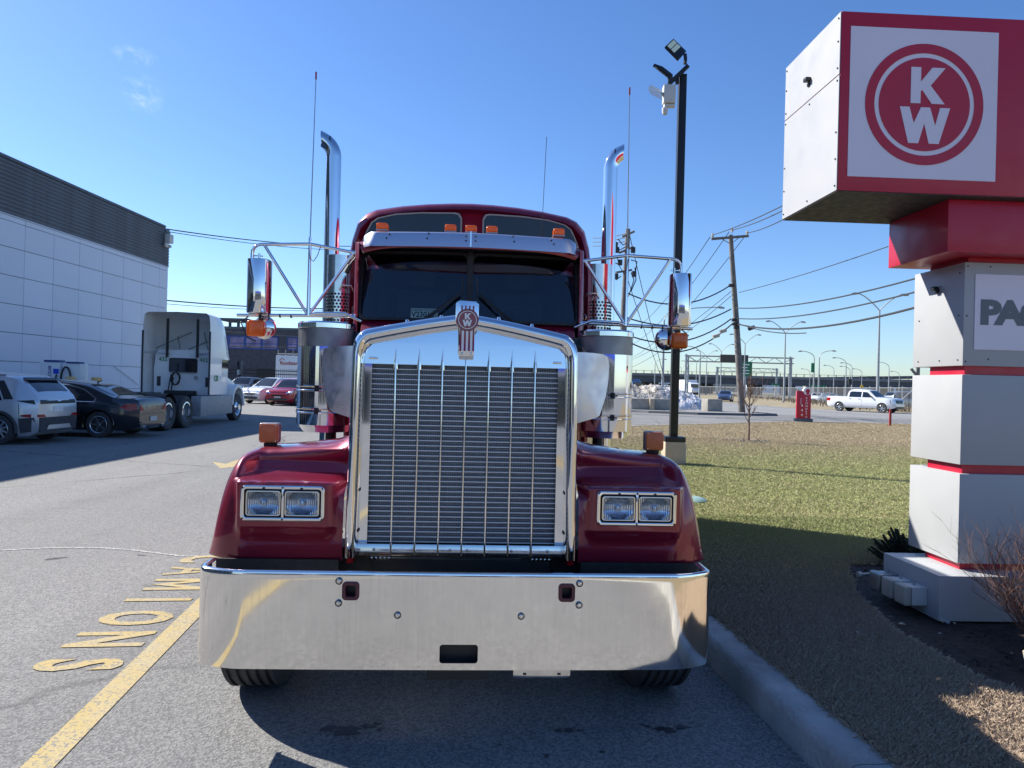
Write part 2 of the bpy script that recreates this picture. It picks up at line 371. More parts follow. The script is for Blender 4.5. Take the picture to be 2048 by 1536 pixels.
def text(name, s, size, m, parent, mtx, **k):
    me = text_mesh(s, size, **k); me.transform(mtx); me.materials.clear(); me.materials.append(M[m]); return link(name, me, parent)
FRONT = Matrix(((1,0,0,0),(0,0,-1,0),(0,1,0,0),(0,0,0,1)))      # text in x-z, seen from -y
def lerp(pts, x):
    if x <= pts[0][0]: return pts[0][1]
    for (a, b), (c, d) in zip(pts, pts[1:]):
        if x <= c: return b+(d-b)*(x-a)/(c-a) if c > a else d
    return pts[-1][1]
def smooth_lerp(pts, x):
    xs = [p[0] for p in pts]
    if x <= xs[0]: return pts[0][1]
    if x >= xs[-1]: return pts[-1][1]
    for i in range(len(pts)-1):
        if x <= xs[i+1]:
            p0, p1, p2, p3 = pts[max(i-1,0)], pts[i], pts[i+1], pts[min(i+2,len(pts)-1)]
            h = p2[0]-p1[0]; t = (x-p1[0])/h
            m1 = (p2[1]-p0[1])/max(1e-6, p2[0]-p0[0])*h; m2 = (p3[1]-p1[1])/max(1e-6, p3[0]-p1[0])*h
            if (p2[1]-p1[1])*(p1[1]-p0[1]) <= 0: m1 = 0
            if (p3[1]-p2[1])*(p2[1]-p1[1]) <= 0: m2 = 0
            return (2*t**3-3*t*t+1)*p1[1]+(t**3-2*t*t+t)*m1+(-2*t**3+3*t*t)*p2[1]+(t**3-t*t)*m2

# ------------------------------------------------------------------ ground
def sheet(name, pts, z, m, thick=None):
    mb = MB(); mb.prism([(p[0], p[1]) for p in pts], z, z-(thick or .002), 'xy'); return struct(name, mb, m, sm=0)
mb = MB(); mb.add([(-1500,-600,0),(1500,-600,0),(1500,2400,0),(-1500,2400,0)], [(0,1,2,3)]); struct('asphalt_yard', mb, 'asphalt', sm=0)
# lawn, raised behind its kerb
KD = Vector((-math.sin(R(6.85)), math.cos(R(6.85)), 0)); KN = Vector((KD.y, -KD.x, 0))
def kp(t, off=0): return Vector((1.355, 3.2, 0))+KD*t+KN*off
left = [kp(-9, .21), kp(0, .21), kp(3, .21), Vector((.98,9,0)), Vector((1.15,13,0)), Vector((1.7,19,0)), Vector((2.9,25,0)), Vector((4.7,28.3,0)), Vector((8.3,31.4,0)), Vector((13.4,35.7,0)), Vector((17.4,36.6,0)), Vector((23,36.2,0)), Vector((34,33,0))]
LAWN = [(p.x, p.y) for p in left]+[(60,20), (60,-12), (2.9,-12)]
mb = MB(); mb.prism(LAWN, .13, -.02, 'xy'); struct('lawn_ground', mb, 'lawn', sm=0)
# kerb stones along the near side of the lawn, cast in lengths with a joint between
ker = thing('kerb', 'grey concrete kerb between the asphalt and the lawn beside the red truck', 'kerb', (0,0,0))
edge = [kp(-9), kp(-5.98), kp(-3.0), kp(-.32), kp(2.7), kp(5.7), Vector((.78,11.6,0)), Vector((1.1,14.6,0)), Vector((1.5,18.6,0)), Vector((2.4,22.8,0)), Vector((3.6,26.5,0)), Vector((4.9,28.15,0)), Vector((8.4,31.2,0)), Vector((13.5,35.5,0)), Vector((17.5,36.45,0)), Vector((24,36.1,0))]
for a, b in zip(edge, edge[1:]):
    d = (b-a).normalized(); n_ = Vector((d.y, -d.x, 0)); L_ = (b-a).length
    mb = MB(); prof = [(.0, -.02), (.012, .115), (.03, .145), (.06, .152), (.205, .150), (.215, .135), (.215, -.02)]
    rows = []
    nt = 60 if a.y < 7 else 6; e_ = .004/L_*3
    for i in range(nt+1):
        t = .0015+.997*i/nt; p = a+(b-a)*t; chip = max(0, random.gauss(0, .5)-.75)*.022 if a.y < 7 else 0
        rows.append([tuple(p+n_*(q+random.uniform(-.0022, .0022)+(chip if k in (1, 2) else 0))+Vector((0,0,z+random.uniform(-.0012, .0012)-(chip*.8 if k in (2, 3) else 0)))) for k, (q, z) in enumerate(prof)])
    mb.grid(rows); mb.f += [tuple(range(7)), tuple(range(nt*7, nt*7+7))]
    mb.build('kerb_stone', 'kerb_concrete', ker, sm=50)
mb = MB()
for i in range(700):   # grit gathered along the foot of the kerb
    t = random.uniform(-2.5, 3.5); o_ = -abs(random.gauss(0, .06)); p = kp(t, o_); s_ = random.uniform(.002, .009)
    mb.add([(p.x-s_, p.y, 0), (p.x+s_, p.y-s_*.5, 0), (p.x, p.y+s_, 0), (p.x, p.y, s_*1.2)], [(0,1,3), (1,2,3), (2,0,3)])
g_ = mb.build('grit', 'concrete_block', sm=0, recalc=False); tag(g_, 'loose grit and small stones along the foot of the kerb', 'grit'); g_['kind'] = 'stuff'

# roads beyond the lawn
sheet('street', [(7.5,50.5),(20,49.5),(60,34),(120,20),(160,50),(60,62),(39,61),(34,63),(29,68),(27,74),(27,92),(34,130),(46,190),(10,190),(9,90),(7,62)], .004, 'street_asphalt')
sheet('verge_ground', [(40,60.5),(34.3,62.6),(29.5,67.5),(27.6,74),(27.5,92),(34.5,130),(47,192),(75,192),(75,120),(200,70),(160,52),(60,62)], .03, 'verge', .04)
mb = MB(); mb.prism([(-400,192),(500,192),(600,1500),(-600,1500)], .02, -.02, 'xy'); struct('far_field', mb, 'field', sm=0)
sheet('snow_island', [(3,51),(9,46.6),(11.9,45.6),(15.7,46.1),(17.2,47.0),(16.6,49.5),(14,56),(9,64),(2,66)], .12, 'street_asphalt', .13)
mb = MB()
isl = [Vector(p) for p in ((-2,53,0),(3,50.8,0),(9,46.4,0),(11.9,45.4,0),(15.7,45.9,0),(17.4,46.9,0),(16.7,49.8,0))]
for a, b in zip(isl, isl[1:]):
    d = (b-a).normalized(); n_ = Vector((d.y, -d.x, 0))
    mb.add([tuple(a+n_*.18), tuple(b+n_*.18), tuple(b+n_*.1+Vector((0,0,.15))), tuple(a+n_*.1+Vector((0,0,.15))), tuple(a-n_*.1+Vector((0,0,.152))), tuple(b-n_*.1+Vector((0,0,.152)))], [(0,1,2,3),(3,2,5,4)])
tag(mb.build('far_kerb', 'bridge_dark', sm=0, recalc=False), 'dark kerb round the island with the dirty snow pile', 'kerb')
# painted marks
def mark(name, polys, m, z=.004, **k):
    mb = MB()
    for p in polys: mb.prism(p, z, z-.0025, 'xy')
    o = mb.build(name, m, sm=0); o['kind'] = 'structure'; return o
def quad(a, b, w_):
    a, b = Vector(a[:2]), Vector(b[:2]); d = (b-a).normalized(); n_ = Vector((-d.y, d.x))*w_/2
    return [tuple(a+n_), tuple(b+n_), tuple(b-n_), tuple(a-n_)]
yl = Vector((-1.95, 2.99, 0)); mark('yellow_lane_line', [quad(yl-KD*9, yl+KD*11, .135)], 'yellow_paint')
mark('white_bay_line', [quad(G(0,893)+Vector((-6,0,0)), G(85,893), .1), quad(G(60,873), G(220,877), .1), quad(G(-60,852), G(60,856), .1)], 'white_line')
mark('street_line', [quad(G(1272,842), G(1330,841), .14)], 'white_line')
a1, a2 = G(425, 930), G(480, 921)
mark('yellow_arrow', [[tuple(G(424,924)[:2]), tuple(G(441,937)[:2]), tuple(G(470,934)[:2]), tuple(G(500,926)[:2]), tuple(G(505,915)[:2]), tuple(G(484,917)[:2]), tuple(G(452,928)[:2])]], 'yellow_paint')
# the painted word, read walking towards the camera
for i, ch in enumerate('CAMIONS'):
    me = text_mesh(ch, .62, offset=.008 if ch in 'MA' else .022, extrude=.001, align='CENTER', sx=.60)
    c = Vector((-2.63, 4.02, .004)) + KD*(6-i)*.405
    if ch == 'M':
        mq = MB(); mq.prism([((a-.5)*.31, b*.45) for a, b in ((0,0),(0,1),(.22,1),(.5,.38),(.78,1),(1,1),(1,0),(.80,0),(.80,.62),(.5,.02),(.20,.62),(.20,0))], .001, -.001, 'xy'); me = mq.mesh('m', 0)
    me.transform(Matrix.Translation(c) @ Matrix.Rotation(R(-90+6.85), 4, 'Z') @ Matrix.Diagonal((1, 1, 1, 1)))
    me.materials.clear(); me.materials.append(M['yellow_paint']); o = link('painted_letter', me, None, kind='structure')
# sealed pale crack curving across the yard
mb = MB(); cr = [(-300,1104),(0,1101),(100,1096),(200,1096),(260,1100),(310,1106),(360,1112),(400,1113),(440,1110)]
pts = [G(*p) for p in cr]
for a, b in zip(pts, pts[1:]): mb.prism(quad(a, b, .035), .0035, .002, 'xy')
o = mb.build('crack_seam', 'white_line', sm=0); o['kind'] = 'structure'
# damp spots in front of the truck
simple('damp', (.05, .051, .055), .55, var=.3, vs=20)
mb = MB()
for (px, py, rx) in ((672,1462,.10),(735,1450,.05),(760,1459,.04),(1140,1462,.05),(1160,1461,.02),(930,1413,.025),(1345,1460,.08),(1290,1453,.03),(1395,1448,.04),(1090,1512,.03),(1000,1490,.02),(1205,1505,.03),(700,1480,.02),(610,1465,.02)):
    for q in range(9 if rx > .04 else 4):
        c = G(px, py)+Vector((random.gauss(0, rx*.5), random.gauss(0, rx*.22), 0)); r0 = rx*random.uniform(.08, .55)
        n_ = 12; ph = [random.uniform(.6, 1.25) for _ in range(n_)]
        mb.add([(c.x+r0*ph[j]*math.cos(6.283*j/n_), c.y+r0*.55*ph[j]*math.sin(6.283*j/n_), .003+q*.00015) for j in range(n_)], [tuple(range(n_))])
o = mb.build('damp_patches', 'damp', sm=0, recalc=False); o['kind'] = 'structure'

# ------------------------------------------------------------------ the red truck
TK = thing('red_semi_truck', 'dark red long-nose semi truck with chrome grille, twin stacks and wide chrome bumper', 'truck', (-.212, 3.2, 0), R(3.3))
def KP(x, z, s):   # letters K and W as outlines in a unit square
    return [(x+a*s, z+b*s) for a, b in ((0,0),(0,1),(.28,1),(.28,.60),(.60,1),(.97,1),(.56,.50),(.97,0),(.60,0),(.32,.38),(.28,.33),(.28,0))]
def WP(x, z, sx, s): return [(x+a*sx, z+b*s) for a, b in ((0,1),(.19,1),(.28,.55),(.42,1),(.60,1),(.71,.50),(.80,1),(1,1),(.79,0),(.59,0),(.49,.56),(.38,0),(.18,0))]
# bumper: one pressed sheet, rolled at the top and round the ends
def bump_xy():
    pts = []
    for x in [i/60*.96 for i in range(60)]+[.96+i/24*.185 for i in range(25)]: pts.append((x, .010*x*x+.37-math.sqrt(.37**2-max(0, x-.96)**2)))
    for i in range(1, 9):
        a = R(90*i/8); b_ = R(30+60*i/8); pts.append((1.145+.036*(math.sin(b_)-.5)/.5, .063+.066*(math.cos(R(30))-math.cos(b_))))
    pts += [(1.182, .19), (1.182, .24)]
    return [(-x, y) for x, y in pts[::-1]]+pts[1:]
path = bump_xy(); sec = [(.0,.375,.012),(.0,.368,.0),(0,.44,0),(0,.52,0),(0,.60,0),(0,.68,0),(0,.765,0),(0,.790,.0),(0,.799,.0025),(0,.8035,.008),(0,.805,.015),(0,.803,.022),(0,.798,.026)]
sec[0], sec[1] = (0,.366,.03), (0,.368,.004)
rows = []
for i, (x, y) in enumerate(path):
    x0, y0 = path[max(0, i-1)]; x1, y1 = path[min(len(path)-1, i+1)]; d = Vector((x1-x0, y1-y0)).normalized(); n_ = Vector((-d.y, d.x))
    rows.append([(x+n_.x*o_, y+n_.y*o_, z) for _, z, o_ in sec])
inner = [[(p[0], p[1]+.006, p[2]) for p in r_] for r_ in rows]
mb = MB(); full = [[*r_, *[(q[0]*.995, q[1]+.006, q[2]-.004) for q in r_[::-1]]] for r_ in rows]; mb.grid(full, loop=True)
k = len(full[0]); mb.f += [tuple(range(k)), tuple(range(len(mb.v)-k, len(mb.v)))]
bum = mb.build('bumper', 'bumper_metal', TK, sm=30)
c_ = MB(); c_.prism(rrect(.003, .44, .172, .085, .014), -.05, .2); c_.prism(rrect(-.484, .72, .070, .076, .016), -.05, .2); c_.prism(rrect(.485, .72, .070, .076, .016), -.05, .2); cut(bum, c_)
bum.data.materials.clear(); bum.data.materials.append(M['bumper_metal'])
for x in (-.484, .485):
    mb = MB(); ring_mb(mb, rrect(x, .72, .076, .082, .018), rrect(x, .72, .044, .05, .008), -.006, .05); t_ = mb.build('tow_eye', 'maroon_edge', TK, bevel=.003)
    mb = MB(); mb.prism(rrect(x, .72, .046, .052, .008), .045, .06); mb.build('tow_pocket', 'black_trim', t_)
mb = MB(); mb.box(-.14, .14, .06, .08, .30, .54); mb.build('bumper_backing', 'black_trim', TK)
bolt0 = None
for x, z in ((-.536,.764),(-.536,.666),(-.274,.614),(.28,.613),(.542,.763),(.542,.665)):
    if bolt0 is None:
        mb = MB(); mb.lathe([(0,-.010),(.008,-.009),(.012,-.004),(.0125,.002)], 14, axis='y'); mb.lathe([(.0125,.001),(.017,-.001),(.0175,.004)], 14, axis='y')
        bolt0 = mb.build('bumper_bolt', 'chrome_worn', TK, recalc=False); mb = MB(); mb.lathe([(.0128,-.0045),(.0158,-.0038)], 16, axis='y'); wsh = mb.build('washer', 'dark_frame', bolt0, recalc=False); bolt0.location = (x, .0, z)
    else:
        c = share(bolt0, (x, .0, z)); share(wsh, parent=c)
mb = MB(); mb.prism(rrect(.384, .348, .262, .056, .016), .03, .034); pb = mb.build('plate_bracket', 'chrome_worn', TK, bevel=.001)
mb = MB(); mb.prism(rrect(.305, .340, .016, .008, .003), .027, .031); mb.build('slot', 'black_trim', pb); mb = MB(); mb.prism(rrect(.463, .340, .016, .008, .003), .027, .031); mb.build('slot', 'black_trim', pb)
# grille surround: a rolled chrome frame swept up one side, over the crown and down the other
def outline(w0, wt, zc, zs, zr, r, n=8):
    """half outline from lower right up to the centre: w0 half width at bottom, wt at shoulder"""
    p = [(w0, .797)]
    for i in range(1, 5): p.append((w0+(wt-w0)*i/5, .797+(zr-.797)*i/5))
    for i in range(n+1):
        a = R(0+76*i/n); p.append((wt-r+r*math.cos(a), zr+(zs-zr)*math.sin(a)/math.sin(R(76))))
    x1, z1 = p[-1]
    for i in range(1, 9):
        t = i/8; p.append((x1*(1-t), z1+(zc-z1)*(1-(1-t)**1.22)))
    return p
def both(h): return h[:-1]+[(-x, z) for x, z in h[::-1]]
LEAN = lambda z: .012*(z-.8)           # the grille leans back a little
O1 = both(outline(.568, .556, 2.000, 1.912, 1.80, .085)); O2 = both(outline(.513, .503, 1.938, 1.850, 1.76, .05))
cz = lambda t: t
rows = []
for (xo, zo), (xi, zi) in zip(O1, O2):
    P = lambda t, y: (xo+(xi-xo)*t, y+LEAN(zo), zo+(zi-zo)*t)
    rows.append([P(-.03, .62), P(-.03, .36), P(-.02, .312), P(.06, .288), P(.22, .274), P(.5, .270), P(.78, .276), P(.94, .292), P(1, .312), P(1.02, .40)])
mb = MB(); mb.grid(rows); sur = mb.build('grille_surround', 'chrome', TK, sm=60, recalc=False)
# inner panel: crown, side strips, bottom strip
O3 = [(x*.998, z-.001) for x, z in O2]
crown = [p for p in O3 if p[1] > 1.744]; x_ = max(p[0] for p in crown)
mb = MB(); fy = lambda z, o_=0: .345+LEAN(z)+.05*max(0, z-1.744)+o_
cp = [(x_, 1.744)]+crown+[(-x_, 1.744)]; n_ = len(cp)
mb.add([(x, fy(z), z) for x, z in cp]+[(0, fy(1.85)-.002, 1.85)], [(i, (i+1) % n_, n_) for i in range(n_)])
mb.build('crown_panel', 'chrome', TK, sm=60, recalc=False)
for s in (-1, 1):
    mb = MB(); mb.add([(s*.467, .35, .797), (s*.512, .35, .797), (s*.504, .362, 1.743), (s*.464, .362, 1.743), (s*.467, .37, .797), (s*.464, .38, 1.743)], [(0,1,2,3), (0,3,5,4)])
    mb.build('side_strip', 'chrome', TK, sm=0)
mb = MB(); mb.add([(-.512,.336,.797),(.512,.336,.797),(.512,.344,.853),(-.512,.344,.853),(-.512,.352,.797),(.512,.352,.797),(.512,.352,.853),(-.512,.352,.853)], [(0,1,2,3),(7,6,5,4),(0,4,5,1),(3,2,6,7),(0,3,7,4),(1,5,6,2)]); bs = mb.build('bottom_strip', 'chrome_worn', TK, bevel=.002)
for x in (-.43,-.24,-.055,.03,.25,.43):
    mb = MB(); mb.lathe([(0,-.006),(.006,-.005),(.009,.0)], 12, (x, .342, .826), 'y'); mb.build('screw', 'chrome', bs, recalc=False)
mb = MB(); mb.prism([(-.47,.85),(.47,.85),(.466,1.75),(-.466,1.75)], .42, .44); mb.build('radiator', 'radiator', TK, sm=0)
mb = MB()
for i in range(104):
    x = -.464+i*.00901; mb.box(x-.0009, x+.0009, .392, .395, .855, 1.744)
for i in range(106):
    z = .86+i*.00835; mb.box(-.466, .466, .3955, .3975, z-.0005, z+.0005)
o = mb.build('grille_mesh', 'mesh_wire', TK, sm=0, recalc=False, kind='stuff')
lv = None
for i in range(36):
    z = .858+i*.02535
    if lv is None:
        mb = MB(); mb.box(-.467, .467, .376, .386, -.0026, .0026); lv = mb.build('louvre', 'louvre_metal', TK, sm=0, bevel=.0008, seg=1); lv.location = (0, 0, z)
    else: share(lv, (0, LEAN(z)*.5, z))
for i in range(7):
    x = -.347+i*.1157; top = 1.80 if i != 3 else 1.79
    mb = MB(); mb.tube([(x, .328, .800), (x, .330, .83), (x*.999, .338, 1.30), (x, .349, 1.745), (x, .352, 1.775)], [.003, .0045, .0045, .0045, .004], 10)
    if i != 3: mb.tube([(x, .366, 1.72), (x, .362, 1.75), (x, .362, 1.79), (x, .360, 1.828)], [.014, .011, .006, .001], 10)
    mb.build('grille_bar', 'chrome', TK, sm=60)
for s in (-1, 1):
    mb = MB(); mb.prism(rrect(s*.458, 1.752+.02, .045, .012, .0055), fy(1.77)-.006, fy(1.77)); mb.build('grille_latch', 'chrome_worn', TK, bevel=.002)
    for z in (.92, 1.12, 1.45, 1.66):
        mb = MB(); mb.cyl((s*.516, .335, z), 'x', .008, .02, 10); mb.build('side_bolt', 'dark_frame', TK)
    mb = MB(); mb.box(s*.40-.052, s*.40+.052, .34, .37, .775, .797)
    for q in range(5): mb.cyl((s*.40-.042+q*.021, .338, .782), 'y', .006, .012, 8)
    mb.build('grille_hinge', 'chrome_worn', TK)
    mb = MB(); mb.cbox((s*.552, .40, .775), .03, .06, .05); mb.build('hood_stop', 'red_lens', TK)
mb = MB(); mb.tube([(-.36,.345,.785),(.3,.345,.785)], .005, 8); mb.build('lower_rod', 'chrome_worn', TK)
for x, z in ((-.30,1.958),(-.13,1.985),(.16,1.985),(.33,1.955)):
    mb = MB(); mb.lathe([(0,.014),(.007,.012),(.011,.0)], 12, (x, .40, z)); mb.build('hood_bolt', 'chrome', TK, recalc=False)
# badge
bd = MB(); e = .262
bd.prism([(-.034,1.790),(.034,1.790),(.038,1.797),(.040,1.93),(.056,1.955),(.057,2.046),(.048,2.050),(.044,2.057),(-.034,2.060),(-.048,2.054),(-.055,2.046),(-.056,1.955),(-.042,1.93),(-.039,1.797)], e, e+.014)
bd = bd.build('badge', 'chrome', TK, bevel=.002)
cx, czz = .003, 1.966
def circ(cx, cz, r, n=32, a0=0, a1=360): return [(cx+r*math.cos(R(a0+(a1-a0)*i/n)), cz+r*math.sin(R(a0+(a1-a0)*i/n))) for i in range(n)]
mb = MB(); mb.prism(circ(cx, czz, .0545), e-.005, e-.001); mb.build('badge_disc', 'truck_red', bd, sm=30)
mb = MB(); ring_mb(mb, circ(cx, czz, .0445), circ(cx, czz, .0415), e-.007, e-.0055); mb.build('badge_ring', 'white_paint', bd, sm=30)
mb = MB(); mb.prism(KP(cx-.013, czz+.002, .030), e-.008, e-.0055); mb.build('letter_k', 'white_paint', bd, sm=0)
mb = MB(); mb.prism(WP(cx-.023, czz-.031, .045, .030), e-.008, e-.0055); mb.build('letter_w', 'white_paint', bd, sm=0)
mb = MB()
for i in range(4): x = cx-.031+i*.0207; mb.prism([(x-.0045,1.814),(x+.0045,1.814),(x+.0045,1.916),(x-.0045,1.916)], e-.005, e-.001)
for i in range(4): x = cx-.028+i*.0187; mb.prism([(x-.004,2.005),(x+.004,2.005),(x+.004,2.035),(x-.004,2.035)], e-.005, e-.001)
mb.build('badge_stripes', 'truck_red', bd, sm=0)
mb = MB()
for i in range(3): x = cx-.0207+i*.0207; mb.prism([(x-.0058,1.816),(x+.0058,1.816),(x+.0058,1.912),(x-.0058,1.912)], e-.0035, e-.001)
mb.build('badge_flutes', 'white_paint', bd, sm=0)
for s in (-1, 1):
    mb = MB(); mb.lathe([(0,-.008),(.005,-.007),(.008,0)], 12, (cx+s*.022, e, 1.802), 'y'); mb.build('screw', 'chrome_worn', bd, recalc=False)
mb = MB(); mb.box(-.04, .045, .275, .40, 1.93, 2.02); mb.build('badge_mount', 'chrome', TK, bevel=.004)
# hood behind the surround
H1 = [(x*.985, z-.006) for x, z in both(outline(.568, .556, 2.000, 1.912, 1.80, .085))]
rows = []
for t, y in ((0,.60),(.3,.95),(.6,1.35),(1,1.98)):
    rows.append([(x*(1+.16*t), y, z+(.035*t if z > 1.5 else 0)) for x, z in H1])
mb = MB(); mb.grid(rows); mb.build('hood', 'truck_red', TK, sm=60, recalc=False)
# fenders with the raised headlight pod
TOP = [(.585,1.40),(.62,1.365),(.70,1.335),(.83,1.315),(.95,1.302),(1.03,1.297),(1.09,1.288),(1.135,1.268),(1.17,1.232),(1.205,1.155),(1.235,1.03),(1.258,.885),(1.270,.79)]
def fend(s):
    Xs = [.588+(.95-.588)*i/16 for i in range(17)]+[.95+(1.270-.95)*(i/26)**.85 for i in range(1, 27)]
    cols = []
    for X in Xs:
        top = smooth_lerp(TOP, X); zb = .770
        dr = max(0, (X-1.0)/.27); yf = .358+.11*dr**3
        c = []
        for i in range(110):                             # from the front lower lip up over the crest
            th = R(90*i/109); z = zb+(top-zb)*math.sin(th)**.88
            a = .84-yf; y = .84-a*math.cos(th)**(.50-.16*max(0, min(1, (X-1.04)/.1))); q_ = max(0, min(1, (1.125-X)/.06)); y += .10*q_*max(0, min(1, (z-1.09)/.07))*max(0, min(1, (1.30-z)/.07)); y = min(y, .84)
            c.append([X, y, z])
        for i in range(1, 10):
            y = .84+i*.09; c.append([X, y, zb+(top-zb)*(1-.02*i)])
        # pod
        for q in c[:110]:
            z, y = q[2], q[1]
            px = max(0, .640-X, X-1.098)
            yp = .338+px*2.2+max(0, z-1.150)*7+max(0, .93-z)*.45
            k_ = .014; h_ = max(0, min(1, .5+.5*(y-yp)/k_)); q[1] = y*(1-h_)+yp*h_-k_*h_*(1-h_)
        for q in c[104:]:                                 # wheel opening at the outer side
            if X > 1.14:
                dy = abs(q[1]-1.0); ar = .50+math.sqrt(max(0, .63**2-dy*dy))
                if q[2] < ar and X > 1.2: q[2] = min(top, max(q[2], ar*.98)) if top > ar*.98 else q[2]
        cols.append([(s*p[0], p[1], p[2]) for p in c])
    rows = [list(r_) for r_ in zip(*cols)]
    # turned-under lip along the lower front edge
    rows.insert(0, [(p[0]*.997, p[1]+.03, p[2]-.002) for p in rows[0]]); rows.insert(1, [(p[0], p[1]+.006, p[2]-.008) for p in rows[1]])
    mb = MB(); mb.grid(rows); o = mb.build('fender', 'truck_red', TK, sm=70, recalc=False); return o
for s in (-1, 1):
    fend(s)
    mb = MB(); mb.prism([(s*.60,.60),(s*1.19,.60),(s*1.19,.774),(s*.60,.774)], .336, .350); mb.build('fender_apron', 'black_rubber', TK)
    # headlights
    cx = s*.869; hz = 1.053; yb = .297
    bz = MB(); N = rrect(cx, hz, .402, .172, .026, 6); I = rrect(cx, hz, .366, .136, .014, 6)
    ring_mb(bz, N, I, yb, yb+.035); bo = bz.build('headlight_bezel', 'chrome', TK, bevel=.006, seg=3)
    mb = MB(); mb.box(cx-.006, cx+.006, yb+.004, yb+.03, hz-.07, hz+.07); mb.build('bezel_divider', 'chrome', bo, bevel=.002)
    mb = MB(); mb.prism(I, yb+.03, yb+.075); mb.build('headlight_bucket', 'black_trim', bo, sm=0)
    for q in (-1, 1):
        lx = cx+q*.0925
        fr = MB(); ring_mb(fr, rrect(lx, hz, .166, .122, .014), rrect(lx, hz, .154, .110, .010), yb+.002, yb+.018); fo = fr.build('headlight', 'chrome_worn', TK, bevel=.002)
        rows = []
        for i in range(13):
            rows.append([(lx-.077+.154*j/16, yb+.028-.018*min(1, ((j/8-1)**2+(i/6-1)**2)), hz-.055+.110*i/12) for j in range(17)])
        mb = MB(); mb.grid(rows); mb.build('reflector', 'reflector', fo, sm=60, recalc=False)
        mb = MB(); mb.lathe([(0,-.012),(.012,-.010),(.018,-.002),(.020,.006)], 16, (lx, yb+.022, hz), 'y'); mb.build('bulb_cap', 'reflector', fo, recalc=False)
        rows = [[(lx-.077+.154*j/16, yb+.004-.007*(1-(j/8-1)**2)*(1-(i/6-1)**2), hz-.055+.110*i/12) for j in range(17)] for i in range(13)]
        mb = MB(); mb.grid(rows); mb.build('lens', 'lamp_glass', fo, sm=60, recalc=False)
    for qx, qz in ((-.19,.075),(.19,.075),(-.19,-.075),(.19,-.075),(0,.077),(0,-.077)):
        mb = MB(); mb.cyl((cx+qx, yb-.001, hz+qz), 'y', .0045, .006, 8); mb.build('screw', 'dark_frame', bo)
    for qx in (-.09, .09):
        mb = MB(); mb.cyl((cx+qx, yb-.001, hz+.073), 'y', .0065, .008, 8); mb.build('adjuster', 'black_trim', bo)
    # square turn signal on the fender
    cx = s*1.062
    mb = MB(); mb.box(cx-.052, cx+.052, .735, .79, 1.306, 1.414); tu = mb.build('turn_signal', 'grey_metal', TK, bevel=.010, seg=3)
    mb = MB(); mb.prism(rrect(cx-s*0, 1.360, .098, .100, .012), .716, .737); mb.build('lens', 'amber_dull', tu, bevel=.004)
    for qx in (-1, 1):
        for qz in (-1, 1):
            mb = MB(); mb.cyl((cx+qx*.041, .714, 1.36+qz*.042), 'y', .003, .004, 6); mb.build('screw', 'chrome_worn', tu)
    mb = MB(); mb.box(cx-.032, cx+.032, .75, .79, 1.285, 1.308); mb.build('foot', 'black_rubber', tu, bevel=.003)
    for z in (.90, 1.06):
        mb = MB(); mb.lathe([(0,-.010),(.006,-.008),(.009,0)], 10, (s*.600, .40, z), 'y'); mb.build('fender_bolt', 'chrome', TK, recalc=False)
    # air cleaner
    ax = s*.940; ay = 1.62; r = .186
    mb = MB(); mb.lathe([(r*.86,1.315),(r*.88,1.345),(r*.9,1.36),(r,1.362),(r,1.872)], 40, (ax, ay, 0)); mb.lathe([(0,1.315),(r*.86,1.315)], 40, (ax, ay, 0)); ac = mb.build('air_cleaner', 'chrome', TK, sm=50, recalc=False)
    mb = MB(); mb.lathe([(r*.96,1.872),(r*.96,2.0)], 40, (ax, ay, 0)); mb.build('screen_core', 'grey_metal', ac, recalc=False)
    mb = MB()
    for i in range(17):
        z = 1.876+i*.0073; mb.lathe([(r*1.0,z),(r*1.0,z+.0030)], 48, (ax, ay, 0))
    mb.build('screen', 'grey_metal', ac, recalc=False, kind='stuff')
    mb = MB(); mb.lathe([(r*1.0,1.992),(r*1.025,1.995),(r*1.025,2.025),(r*.97,2.036),(0,2.045)], 40, (ax, ay, 0)); mb.build('cap', 'chrome', ac, sm=40, recalc=False)
    for z in (1.455, 1.60):
        mb = MB(); mb.lathe([(r*1.0,z-.019),(r*1.03,z-.017),(r*1.03,z-.012),(r*1.012,z-.008),(r*1.012,z+.008),(r*1.03,z+.012),(r*1.03,z+.017),(r*1.0,z+.019)], 40, (ax, ay, 0)); st = mb.build('strap', 'chrome', ac, sm=30, recalc=False)
        mb = MB(); mb.box(ax+s*.02-.012, ax+s*.02+.012, ay-r*1.06-.006, ay-r*1.0, z-.02, z+.02); mb.cyl((ax+s*.02, ay-r*1.09, z), 'x', .005, .06, 8); mb.build('buckle', 'dark_frame', st)
    mb = MB(); mb.cyl((ax-s*.04, ay, 1.20), 'z', .035, .24, 12); mb.build('drain', 'dark_frame', ac)
    mb = MB(); mb.tube([(ax, ay, 1.94), (s*.60, ay+.02, 1.90)], .07, 16); mb.build('intake_pipe', 'dark_frame', ac)
    # pale shield beside the hood
    pr = [(.60,1.872),(.735,1.874),(.80,1.872),(.875,1.868),(.912,1.852),(.925,1.80),(.922,1.70),(.905,1.60),(.880,1.52),(.862,1.47),(.845,1.458),(.60,1.385)]
    rows = []
    mb = MB(); n_ = len(pr)
    def sy(x): return 1.30+.10*max(0, (x-.68)/.25)**2
    mb.add([(s*x, sy(x), z) for x, z in pr]+[(s*x, sy(x)+.012, z) for x, z in pr]+[(s*.76, sy(.76)-.006, 1.66)], [(i, (i+1) % n_, 2*n_) for i in range(n_)]+[(i, (i+1) % n_, n_+(i+1) % n_, n_+i) for i in range(n_)])
    mb.build('side_shield', 'satin_metal', TK, sm=50)
    # mirrors: tube frame, tall head, round spot mirror and marker lamp
    zt, zb = 2.640, 2.118; X = lambda v: s*v
